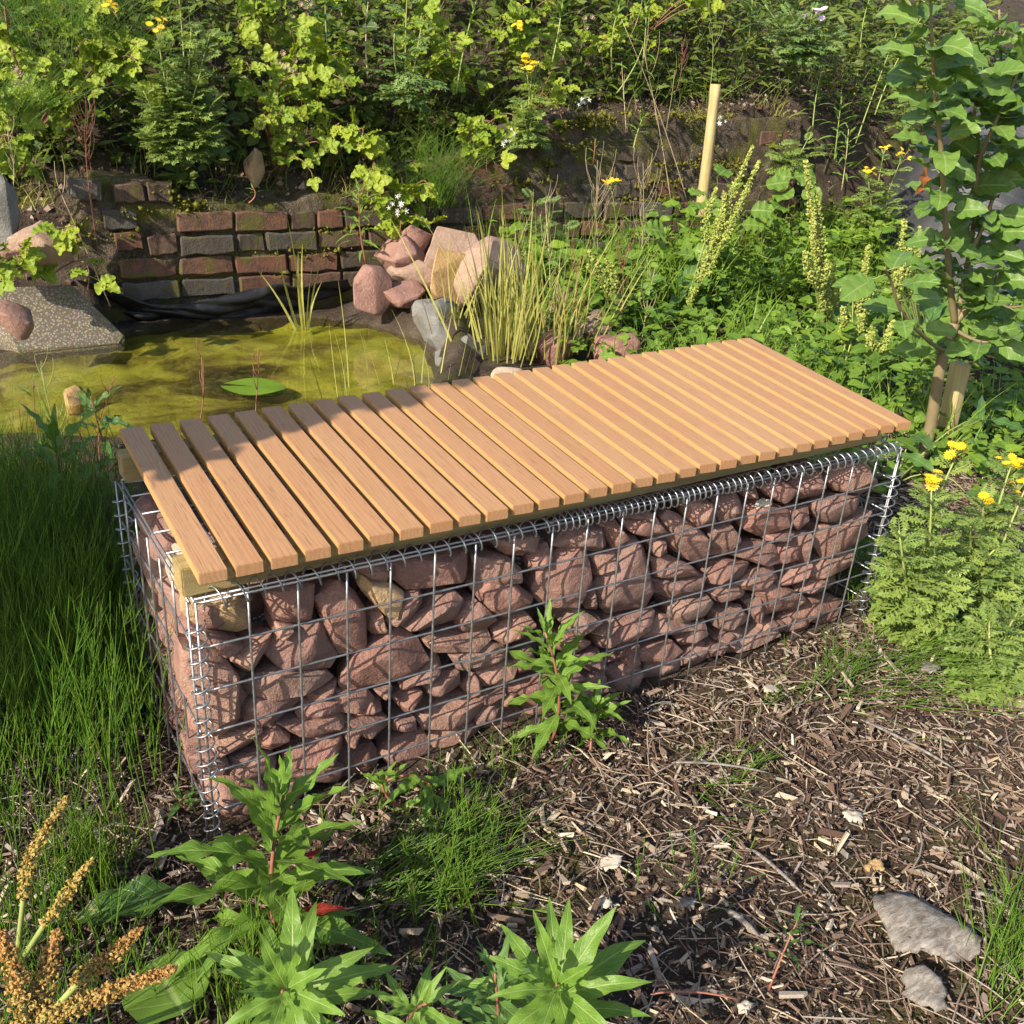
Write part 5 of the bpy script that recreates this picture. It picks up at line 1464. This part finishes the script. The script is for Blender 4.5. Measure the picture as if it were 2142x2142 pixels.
reed('green reed tuft between the ochre boulder and the reeds', 1.66, 2.30, .06, .04, 22, .30, .004, 6, 'straw', (0, .2))

def dry_weed(label, base, top, nb, seed, matn='stem_tan', spread=.4, name='dry_weed', rs=.0022):
    r2 = random.Random(seed); base = np.array(base, float); root = empty(name, base, label, 'plant'); top = np.array(top, float) - base
    pts = bez((0, 0, 0), top, (r2.uniform(-.02, .02), r2.uniform(-.02, .02), 0), 9); H = np.linalg.norm(top)
    obj('stem', tube_mesh('stem', pts, np.linspace(rs, rs * .4, 9), 5), M[matn], root)
    for i_ in range(nb):
        t = .35 + .65 * r2.random(); f = t * 8; k_ = min(7, int(f)); p = pts[k_] + (pts[k_ + 1] - pts[k_]) * (f - k_); az = r2.uniform(0, 6.28)
        L = H * r2.uniform(.14, .34); e = p + L * nrm(np.array([math.cos(az) * spread, math.sin(az) * spread, 1.0]))
        obj('branch', tube_mesh('branch', bez(p, e, (math.cos(az) * L * .1, math.sin(az) * L * .1, 0), 5), np.linspace(rs * .5, rs * .25, 5), 4), M[matn], root)
    return root


k_ = 0
for (u0, bs, tp, nb, mt, lb) in (
    ('a', (2.131,2.255,0.050), (2.185,2.450,0.583), 16, 'stem_tan', 'pale dry seeded weed above the pink boulder'),
    ('b', (2.683,2.617,0.050), (2.556,2.600,0.732), 22, 'stem_tan', 'tall bushy dry weed before the dark overgrown wall'),
    ('c', (2.852,2.566,0.050), (2.821,2.600,0.722), 22, 'stem_tan', 'second bushy dry weed, nearer the round stake'),
    ('d', (2.082,1.967,0.050), (2.106,2.100,0.450), 18, 'stem_red', 'reddish dry weed among the red rocks'),
    ('e', (2.239,1.913,0.050), (2.355,2.100,0.420), 18, 'stem_red', 'reddish dry weed beside the slender dock spike'),
    ('f', (2.384,1.936,0.050), (2.547,2.100,0.350), 14, 'stem_tan', 'short dry weed leaning beyond the bench slats'),
    ('g', (1.928,2.093,0.050), (1.839,2.100,0.498), 14, 'stem_tan', 'dry stems between reeds and pink boulder'),
    ('h', (0.454,3.050,0.486), (0.471,3.020,0.848), 16, 'stem_red', 'wiry red-stemmed dead weed on the broken wall end'),
    ('i', (0.443,2.980,0.352), (0.444,2.980,0.826), 9, 'stem_red', 'thin red stalk rising from the foot of the broken wall end'),
    ('j', (0.143,2.900,0.534), (0.169,2.900,0.780), 12, 'stem_tan', 'dry grassy weed on the slope above the grey stone'),
    ('k', (.42, 1.62, .04), (0.451,1.600,0.314), 5, 'stem_red', 'single grass seed head before the lily pad'),
    ('l', (.62, 1.66, .04), (0.645,1.650,0.288), 5, 'stem_red', 'pair of reddish grass heads by the lily pad'),
    ('m', (.13, 1.50, .04), (0.191,1.500,0.301), 8, 'stem_red', 'reddish grass seed head behind the bench corner'),
    ('n', (.05, 1.40, .04), (0.002,1.400,0.378), 9, 'stem_green', 'wispy green weed with thin pods at the pond edge'),
    ('o', (3.479,2.980,0.455), (2.953,3.050,1.326), 3, 'stem_tan', 'long bare cane leaning across the dark wall'),
    ('p', (3.378,3.000,0.454), (3.104,3.050,1.208), 3, 'stem_tan', 'paler bare cane crossing the leaning one'),
    ('q', (3.095,3.100,0.814), (3.095,3.200,1.136), 2, 'stem_tan', 'short bare cane on the wall face'),
    ('r', (3.397,3.100,1.018), (3.389,3.100,1.244), 12, 'stem_red', 'pinkish seeded willowherb stalk above the wall'),
    ('s', (3.576,3.050,0.981), (3.512,3.050,1.384), 10, 'stem_green', 'slim green weed just behind the stake top'),
    ('t', (0.441,2.850,0.155), (0.304,2.800,0.597), 2, 'stem_tan', 'bare dead twig leaning from the pond liner'),
    ('u', (0.463,3.400,1.020), (0.509,3.400,1.260), 2, 'stem_tan', 'pale bare stalk among the brambles at the back')):
    k_ += 1
    dry_weed(lb, bs, tp, nb, 100 + k_, mt, .35 if nb > 6 else .15, rs=.0026 if nb < 6 else .002)

# lily pad, floating leaves
b = Buf(); a = np.linspace(.25, 6.03, 28); V = [(0, 0, 0)] + [(.115 * math.cos(t), .085 * math.sin(t), .004 * math.sin(3 * t)) for t in a]
b.add(V, None, [(0, 1 + i, 2 + i) for i in range(27)], lu=.5, lv=.5)
o = obj('lily_pad', b.mesh('lily_pad'), leaf_mat('lily_leaf', (.11, .19, .02), (.13, .2, .03), (.2, .26, .06), .3, .1), None, Matrix.Translation((0.753,2.080,0.030)) @ Matrix.Rotation(2.6, 4, 'Z'))
setp(o, 'green lily pad floating on the pond', 'lily pad')

# ------------------------------------------------------------------ the overgrown bank
b = Buf(); r = np.random.default_rng(31); N = 12500
x = r.uniform(-.6, 7.2, N); y = 3.30 + 1.5 * r.random(N) ** 1.3
y = np.where(x > 4.3, 2.75 + 2.0 * (y - 3.3) / 1.5, y)
ok = (waves(x, y * 1.2, 71, .55, 3) > -.35) | (y > 3.75) | (x > 4.0); x, y = x[ok], y[ok]; N = len(x)
edge = np.clip((y - 3.28) / .35, .12, 1); edge = np.where(x > 4.0, 1, edge)
hh = r.random(N) ** .8 * .42 * edge + .01
P = np.stack([x, y, height(x, y) + hh], 1); az = r.uniform(0, 6.28, N)
D = nrm(np.stack([np.cos(az), np.sin(az) - .3, r.uniform(-.5, .7, N)], 1)); Nn = nrm(np.stack([r.normal(-.4, .4, N), r.normal(-.45, .4, N), np.full(N, .8)], 1))
tone = np.clip(r.normal(.42, .26, N) + .25 * waves(x, y, 72, .8, 2), 0, 1)
h1 = r.random(N) < np.where(x > 3.6, .75, .45)
scatter(b, LANCE, P[h1], D[h1], Nn[h1], r.uniform(.07, .14, h1.sum()), tone[h1], 2)
h1 = ~h1; scatter(b, TRI + SMALL, P[h1], D[h1], Nn[h1], r.uniform(.05, .09, h1.sum()), tone[h1], 3)
N = 3800; x = r.uniform(-.5, 6.8, N); y = np.where(x > 4.2, r.uniform(2.7, 4.4, N), r.uniform(3.22, 4.4, N))
blades(b, np.stack([x, y, height(x, y)], 1), rdir(N, 1, .35, 18) + (0, -.15, 0), r.uniform(.10, .38, N), np.stack([r.normal(.05, .3, N), r.normal(-.1, .3, N), -r.uniform(0, .35, N)], 1), r.uniform(.0015, .0035, N), 5, r.uniform(.1, 1, N))
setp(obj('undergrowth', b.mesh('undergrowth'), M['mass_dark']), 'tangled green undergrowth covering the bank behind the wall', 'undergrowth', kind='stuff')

# grass tufts and moss on the wall top
b = Buf(); N = 1500; x = r.uniform(.2, 4.3, N); y = r.normal(3.16, .05, N); cl = waves(x, x * 0, 81, 1.2, 2); ok = cl > .15; x, y = x[ok], y[ok]; N = len(x)
blades(b, np.stack([x, y, np.maximum(height(x, y), bank_top(x)) - .01], 1), rdir(N, 1, .5, 28) + (0, -.4, 0), r.uniform(.05, .16, N), np.stack([r.normal(0, .4, N), r.normal(-.3, .3, N), -r.uniform(.1, .7, N)], 1), r.uniform(.001, .0022, N), 5, r.uniform(0, 1, N))
setp(obj('wall_grass', b.mesh('wall_grass'), M['straw']), 'dry yellowish grass tufts hanging over the wall top', 'grass', kind='stuff')

GB = [  # label, centre, half width, half height, canes, leaves per cane, leaf size
    ('bramble at the far bank corner under the red-stemmed willowherb', (0.441,3.350,1.055), .20, .16, 5, 5, .075),
    ('bramble between the far corner and the big ragwort', (0.704,3.400,1.155), .22, .14, 6, 5, .075),
    ('yellowing bramble sprays hanging left of the dead weed', (0.336,3.220,0.922), .13, .13, 3, 5, .080),
    ('bright yellow-green bramble spray beside the big ragwort', (0.670,3.250,1.020), .16, .07, 4, 5, .080),
    ('bramble shoot low on the earth slope above the grey stone', (0.199,3.000,0.738), .12, .12, 4, 4, .075),
    ('dense sunlit bramble on top of the bank behind the big ragwort', (1.437,3.450,1.201), .26, .16, 8, 6, .075),
    ('dense bramble mound with dry flower heads above the wall', (1.449,3.320,1.014), .24, .15, 8, 6, .075),
    ('bramble canes tumbling down beside the big ragwort', (1.278,3.220,0.890), .16, .13, 5, 5, .070),
    ('bramble trail reaching down to the mossy ledge', (1.329,3.140,0.734), .12, .13, 4, 4, .065),
    ('bramble behind the small ragwort with the thin stem', (2.132,3.380,1.103), .20, .16, 7, 6, .075),
    ('bramble crown high on the bank beside the pale willowherb', (2.163,3.500,1.287), .24, .12, 6, 5, .075),
    ('bramble sprig of toothed hanging leaves on the bare earth', (1.577,3.120,0.739), .10, .06, 2, 4, .080),
    ('bramble with one large five-part leaf below the earth face', (1.710,3.080,0.663), .13, .11, 4, 3, .085),
    ('bramble sprays beside the horsetail clump on the wall', (2.240,3.100,0.769), .12, .13, 4, 4, .075),
    ('bramble with white blossom hanging over the red rock', (1.734,2.950,0.484), .13, .12, 6, 4, .080),
    ('bramble sprig trailing over the concrete slab', (0.190,2.780,0.358), .15, .09, 4, 4, .085),
    ('reddening bramble with dry heads beside the ragwort blooms', (2.663,3.120,0.937), .11, .12, 4, 3, .070),
    ('bramble leaves behind the ragwort blooms', (2.661,3.400,1.258), .20, .14, 6, 5, .075),
    ('bramble arching over the dark top of the bank', (3.460,3.350,1.388), .14, .06, 2, 4, .075),
    ('bramble in the shade behind the bare canes', (3.273,3.450,1.226), .22, .12, 5, 5, .075)]
rbm = random.Random(44)
for i_, (lab, c, hw, hh_, nc, per, L) in enumerate(GB):
    c = np.array(c)
    rx, ry = c[0] + rbm.uniform(-.05, .05), c[1] + .16
    root_p = (rx, ry, max(float(height(rx, ry)), c[2] - hh_ - .05) if c[1] > 3.0 else c[2] - hh_ - .02)
    tg = [c + np.array([rbm.uniform(-hw, hw) * 1.25, rbm.uniform(-.16, .06), rbm.uniform(-hh_, hh_) * 1.15]) for _ in range(nc + 2)]
    bramble(lab, root_p, tg, per, L * 1.05, 50 + i_)


def blossom(label, c, n, rad, me, s, seed):
    r2 = random.Random(seed); root = empty('blossom_cluster', c, label, 'flowers')
    for i_ in range(n):
        o_ = Vector((r2.gauss(0, rad), r2.gauss(0, rad * .7), r2.gauss(0, rad)))
        obj(me.name.split('.')[0], me, None, root, frame(o_, (r2.uniform(-1, 1), 0, r2.uniform(-1, 1)), (r2.gauss(-.3, .3), -1, .6), s * r2.uniform(.7, 1.2)))


blossom('white bramble blossom above the red rock', (1.676,2.840,0.517), 11, .022, FL_W, .014, 1)
blossom('white bramble blossom beside the ragwort blooms', (2.740,3.020,0.954), 6, .016, FL_W, .013, 2)
blossom('pale bramble blossom by the dry weed above the boulder', (2.286,2.980,0.786), 9, .022, FL_W, .012, 3)
blossom('white blossom at the side of the round stake', (3.599,2.950,0.884), 7, .02, FL_W, .014, 4)
blossom('dry brown bramble heads at the bank top', (1.433,3.250,1.259), 9, .026, FL_D, .013, 5)
blossom('dry brown bramble heads inside the dense mound', (1.278,3.100,1.041), 8, .024, FL_D, .013, 6)
blossom('dry brown bramble heads above the ragwort blooms', (2.847,3.200,1.327), 9, .026, FL_D, .013, 7)
blossom('dry brown bramble heads at the far bank corner', (0.247,3.100,0.959), 7, .02, FL_D, .013, 8)

GWB = [('red-stemmed willowherb with dark narrow leaves at the bank corner', (0.283,3.250,0.968), (0.270,3.250,1.272), 26, .13, 'narrow_dark', 'stem_red'),
       ('pale upright willowherb beside the crown of brambles', (2.144,3.200,0.958), (2.266,3.250,1.376), 30, .10, 'narrow', 'stem_green'),
       ('leafy sunlit willowherb above the ragwort blooms', (2.637,3.150,1.117), (2.708,3.200,1.430), 34, .12, 'narrow', 'stem_green'),
       ('willowherb on the bank above the bare canes', (3.078,3.250,1.088), (3.093,3.250,1.418), 28, .12, 'narrow', 'stem_green'),
       ('willowherb between bare canes and the slim weed', (3.270,3.250,1.061), (3.254,3.250,1.408), 28, .12, 'narrow', 'stem_green'),
       ('dark broad-leaved willowherb behind the dense bramble', (1.594,3.400,0.996), (1.577,3.400,1.362), 18, .17, 'willow_dark', 'stem_green'),
       ('brown-stemmed dark willowherb in the hollow of the bank', (1.783,3.400,0.994), (1.794,3.400,1.379), 18, .14, 'narrow_dark', 'stem_tan'),
       ('short bright willowherb growing out of the wall face', (3.074,3.000,0.743), (3.097,2.980,0.893), 16, .09, 'narrow', 'stem_green'),
       ('upright bright willowherb rooted at the wall foot under white blossom', (1.558,2.920,0.253), (1.519,2.900,0.576), 26, .13, 'narrow', 'stem_red'),
       ('slender leafy stem leaning over the dark wall', (2.970,3.050,0.996), (3.079,3.020,1.218), 20, .05, 'narrow', 'stem_green'),
       ('willowherb on the weedy slope beside the thistle', (4.354,3.000,0.856), (4.340,3.000,1.179), 26, .11, 'narrow', 'stem_green'),
       ('long leaning willowherb on the weedy slope', (4.740,3.000,0.783), (4.909,3.000,1.406), 34, .13, 'narrow', 'stem_green'),
       ('second leaning willowherb before the black sheet', (4.735,2.900,0.950), (4.951,2.900,1.459), 30, .13, 'narrow', 'stem_green'),
       ('willowherb low on the weedy slope above the sapling', (4.471,2.900,0.687), (4.431,2.900,1.017), 24, .12, 'narrow', 'stem_green'),
       ('yellowing willowherb at the foot of the weedy slope', (4.461,2.800,0.543), (4.419,2.800,0.876), 22, .12, 'narrow', 'stem_tan'),
       ('willowherb at the top of the slope beside lilac thistle', (4.986,3.300,1.247), (4.988,3.300,1.633), 26, .12, 'narrow', 'stem_green'),
       ('willowherb behind the thistle on the slope', (4.138,3.400,1.201), (4.116,3.400,1.540), 24, .12, 'narrow_dark', 'stem_green'),
       ('leafy seedling on the mossy wall ledge', (1.074,3.040,0.504), (1.088,3.030,0.573), 10, .05, 'narrow', 'stem_red'),
       ('green seedling on the wall under the bare canes', (2.827,3.000,0.662), (2.812,2.980,0.788), 12, .05, 'narrow', 'stem_red')]
for i_, (lab, bs, tp, n, L, ls, stm) in enumerate(GWB):
    willowherb(lab, bs, tp, n, L, ls, 200 + i_, stem=stm, low=.06, rs=.004, up_top=.9)

ragwort('big bushy ragwort rooted on the wall top with yellow flowers', (0.846,3.120,0.685), [(0.912,3.150,1.156), (0.764,3.080,1.132), (0.987,3.150,1.144), (0.784,3.050,1.034), (0.911,3.050,1.006), (0.685,3.050,0.928), (0.971,3.050,0.921), (0.883,3.200,1.321), (0.664,3.020,0.775), (0.925,3.020,0.788)], .125, 30, 11,
        [((0.755,3.020,1.153), 10, .035), ((0.629,3.100,1.213), 7, .03)], .016)
ragwort('smaller ragwort with a thin dark stem among brambles', (1.879,3.200,0.909), [(1.879,3.200,1.384), (1.924,3.150,1.218), (1.796,3.150,1.192), (1.763,3.100,0.962)], .15, 12, 12, mat_='ragwort_blue')
ragwort('ragwort with a dense yellow bloom beside the reddening bramble', (2.466,3.050,0.755), [(2.451,3.020,1.114), (2.388,3.020,1.151), (2.380,3.000,0.928), (2.450,3.000,0.888)], .12, 14, 13,
        [((2.431,2.980,1.105), 22, .05), ((2.371,2.980,1.136), 6, .02), ((2.402,3.100,1.265), 8, .03)], .017)
ragwort('ragwort with blue-green foliage below the dry weeds', (2.816,3.245,0.100), [(2.271,2.700,0.586), (2.377,2.700,0.563), (2.299,2.650,0.488), (2.401,2.600,0.451)], .14, 12, 14, mat_='ragwort_blue')
ragwort('small yellow ragwort bloom among the dry weeds', (2.849,2.769,0.100), [(2.663,2.620,0.613), (2.705,2.600,0.442)], .08, 10, 15, [((2.645,2.600,0.633), 9, .03)], .015)
ragwort('ragwort with small blooms at the foot of the weedy slope', (4.497,2.550,0.397), [(4.349,2.550,0.668), (4.445,2.550,0.791), (4.540,2.500,0.773), (4.493,2.500,0.585)], .13, 14, 16,
        [((4.307,2.520,0.689), 10, .035), ((4.403,2.520,0.806), 6, .025), ((4.535,2.500,0.785), 9, .04)], .016)
ragwort('ragwort with a tiny bloom high on the weedy slope', (5.015,2.900,0.877), [(4.952,2.880,1.137), (4.916,2.900,1.032)], .12, 12, 17, [((4.922,2.860,1.147), 6, .025)], .016)
ragwort('ragwort bloom above the apple leaves', (5.497,2.900,1.367), [(5.357,2.900,1.566), (5.488,2.900,1.495)], .12, 10, 18, [((5.325,2.880,1.576), 8, .03)], .017)
ragwort('feathery ragwort between sapling leaves and the slope', (4.062,2.850,0.642), [(3.920,2.820,0.794), (4.165,2.850,0.818), (4.020,2.800,0.748)], .15, 12, 19, mat_='ragwort_leaf')
ragwort('grey-green thistle with lilac tufts high on the bank', (4.231,3.050,1.220), [(4.238,3.050,1.468), (4.061,3.050,1.444), (4.327,3.050,1.416), (3.973,3.050,1.370), (4.492,3.050,1.379), (3.931,3.100,1.457)], .16, 14, 20,
        [((4.156,2.950,1.440), 2, .02), ((4.084,2.950,1.411), 1, .01), ((4.226,2.950,1.411), 1, .01), ((4.235,2.950,1.457), 1, .01)], .022, 'ragwort_blue', FL_L, name='thistle')

# horsetail clump hanging on the wall beside the brambles
def htail(label, c, rad, N, h, seed, lean=(0, 0, 0)):
    r2 = np.random.default_rng(seed); b = Buf()
    base = np.stack([r2.normal(0, rad, N), r2.normal(0, rad * .6, N), r2.normal(0, .02, N)], 1)
    C = strands(b, base, rdir(N, 1, .28, seed) + np.array(lean), h * r2.uniform(.5, 1.1, N), np.stack([r2.normal(0, .25, N), r2.normal(-.1, .2, N), -np.abs(r2.normal(0, .2, N))], 1), np.full(N, .0013), 6, r2.uniform(.2, 1, N))
    for lv_ in (2, 3, 4, 5):
        az = r2.uniform(0, 6.28, N); strands(b, C[:, lv_], np.stack([np.cos(az), np.sin(az), np.full(N, .6)], 1), np.full(N, h * .22), np.zeros((N, 3)), np.full(N, .0008), 3, r2.uniform(.2, 1, N))
    o = obj('horsetail_clump', b.mesh('horsetail_clump'), M['horsetail'], None, Matrix.Translation(c)); setp(o, label, 'horsetail')
htail('feathery horsetail clump growing from the wall beside the white blossom', (1.940,3.020,0.480), .06, 130, .42, 1)
htail('horsetail tuft at the bank corner among brambles', (0.431,3.300,1.040), .12, 120, .34, 2)
htail('horsetail drooping off the bank corner below the red-stemmed willowherb', (0.204,3.100,0.794), .07, 110, .30, 3, (.3, -.3, 0))
htail('fine horsetail tuft at the top of the bank behind brambles', (0.547,3.400,1.128), .12, 110, .36, 4)

# ------------------------------------------------------------------ single pieces lying on the chips
def slab_piece(name, label, pts, thick, mat_, cat, seed, curl=.006):
    r2 = random.Random(seed); P = np.array(pts, float); c = P.mean(0); b = Buf(); rings = []
    Pc = catmull(np.concatenate([P, P[:1]]), 5)[:-1]; n = len(Pc)
    for s in (1.0, .8, .55, .3):
        ring = c + (Pc - c) * s
        if s == 1.0: ring = ring + np.array([[r2.gauss(0, .003), r2.gauss(0, .003), 0] for _ in range(n)])
        ring[:, 2] += np.array([curl * math.sin(p[0] * 60 + seed) * math.cos(p[1] * 47) for p in ring]) + (thick * .6 if s < 1 else 0)
        rings.append(ring)
    low = rings[0] - (0, 0, thick); V = np.concatenate([low] + rings + [[c + (0, 0, thick * .6)]])
    Q = [(k_ * n + i_, k_ * n + (i_ + 1) % n, (k_ + 1) * n + (i_ + 1) % n, (k_ + 1) * n + i_) for k_ in range(4) for i_ in range(n)]
    T = [(4 * n + i_, 4 * n + (i_ + 1) % n, 5 * n) for i_ in range(n)]
    b.add(V, Q, T); return setp(obj(name, b.mesh(name), mat_), label, cat)


q = NT('grey_bark'); v = q.coord(); nz = q.noise(q.mapping(v, (40, 120, 60)), 1, 5, .7, .4)
M['grey_bark'] = q.shade(q.ramp(nz, [(.3, (.09, .072, .055)), (.5, (.20, .175, .15)), (.7, (.33, .31, .28))]), .9, q.bump(nz, .8, .006), .15)
M['pale_chip'] = flat_mat('pale_chip', (.34, .29, .22), (.52, .46, .38), .8, 90, .003)
M['blue_grey'] = flat_mat('blue_grey_bark', (.15, .165, .185), (.24, .255, .27), .8, 60, .003)
zb = .052
slab_piece('bark_slab', 'large pale grey slab of bark lying on the chips', [(0.828,-0.600,0.050), (0.860,-0.606,0.050), (0.887,-0.647,0.050), (0.903,-0.682,0.050), (0.894,-0.736,0.050), (0.850,-0.741,0.050), (0.808,-0.704,0.050), (0.781,-0.675,0.050)], .006, M['grey_bark'], 'bark', 1)
slab_piece('bark_flake', 'small grey bark flake under the green horsetail wisps', [(0.749,-0.713,0.050), (0.783,-0.723,0.050), (0.779,-0.765,0.050), (0.750,-0.783,0.050), (0.728,-0.749,0.050)], .003, M['grey_bark'], 'bark', 2)
for i_, (u, lab) in enumerate((((0.509,-0.354,0.050), 'crumpled white flake on the chips beside the horsetail'), ((0.448,-0.415,0.050), 'smaller white flake below the crumpled one'), ((0.934,-0.468,0.050), 'cream wood flake lying on sunlit chips'),
                               ((1.447,-0.231,0.050), 'grey-white papery flake near the ragwort'), ((1.082,-0.132,0.050), 'pale grey splinter of wood under the gabion front'), ((0.512,-0.650,0.050), 'small white block of wood at the chips edge'),
                               ((0.879,-0.559,0.050), 'knobbly yellow-brown chunk on the chips'), ((0.565,-0.475,0.050), 'brownish curled bark chip among splinters'))):
    c = np.array(u); r2 = random.Random(i_); s = (.022, .017, .02, .03, .024, .012, .018, .022)[i_]
    pts = [c + np.array([s * math.cos(a) * r2.uniform(.6, 1.1), s * .7 * math.sin(a) * r2.uniform(.6, 1.1), 0]) for a in np.arange(0, 6.2, 1.05)]
    slab_piece('wood_flake', lab, pts, .003, M['pale_chip'] if i_ not in (3, 6, 7) else (M['rock_ochre'] if i_ == 6 else M['grey_bark']), 'flake', 10 + i_, .005)
for i_, (a, e, w, lab) in enumerate((((1.162,-0.289,0.050), (1.198,-0.471,0.050), .006, 'long grey split stick beside the flattened horsetail'), ((0.748,-0.218,0.050), (0.884,-0.323,0.050), .005, 'thin grey curved stick lying across the chips'),
                                    ((0.725,-0.440,0.050), (0.727,-0.546,0.050), .006, 'short pale stick lying in the chips'), ((0.603,-0.516,0.050), (0.610,-0.573,0.050), .009, 'flat grey splinter beside the seedling'), ((0.413,-0.573,0.050), (0.511,-0.639,0.050), .003, 'thin dark red twig at the chips edge'),
                                    ((0.970,-0.676,0.050), (0.988,-0.712,0.050), .007, 'pale split chip beside the bark slab'))):
    a, e = np.array(a), np.array(e); e[2] += .004
    V, Q, T = tube(bez(a, e, (0, .006, .006), 9), np.array([.5, .9, 1, .95, 1, .9, .95, .8, .4]) * w * .6, 6); V[:, 2] = (V[:, 2] - .05) * .7 + .05
    b = Buf(); b.add(V, Q, T); setp(obj('stick', b.mesh('stick'), M['stem_red'] if i_ == 4 else M['grey_bark']), lab, 'stick')

# pale bark curl caught on a rock in the gabion
slab_piece('bark_curl', 'curl of pale bark lying on a rock behind the gabion wire', [(1.111,0.030,0.378), (1.139,0.040,0.385), (1.159,0.030,0.382), (1.146,0.020,0.373), (1.116,0.020,0.371)], .003, M['pale_chip'], 'bark', 30, .002)

# ------------------------------------------------------------------ unseen leafy shrub added beyond the basket end, shaped to shade the bench
sh = empty('unseen_shade_shrub', (-1.30, .40, .02), 'dense leafy shrub added out of view to shade the gabion end and bench corner', 'shrub')
r = np.random.default_rng(90)
for i_ in range(5):
    a = i_ * 1.25; obj('trunk', tube_mesh('trunk', bez((.04 * math.cos(a), .04 * math.sin(a), 0), (.12 * math.cos(a), .25 * math.sin(a), 1.5), (.03, 0, 0), 8), np.linspace(.018, .006, 8), 6), M['bark'], sh)
N = 11000; P = r.uniform(-1, 1, (N * 3, 3)); P = P[(np.abs(P) ** 6).sum(1) < 1][:N]; N = len(P)
P = P * np.array([.24, .445, .68]) + np.array([.0, .01, 1.36])
az = r.uniform(0, 6.28, N); b = Buf()
scatter(b, SMALL, P, np.stack([np.cos(az), np.sin(az), r.uniform(-.5, .3, N)], 1), np.stack([r.normal(-.4, .4, N), r.normal(-.2, .4, N), np.full(N, .8)], 1), r.uniform(.05, .075, N), r.random(N), 4)
obj('crown', b.mesh('crown'), M['mass_green'], sh)
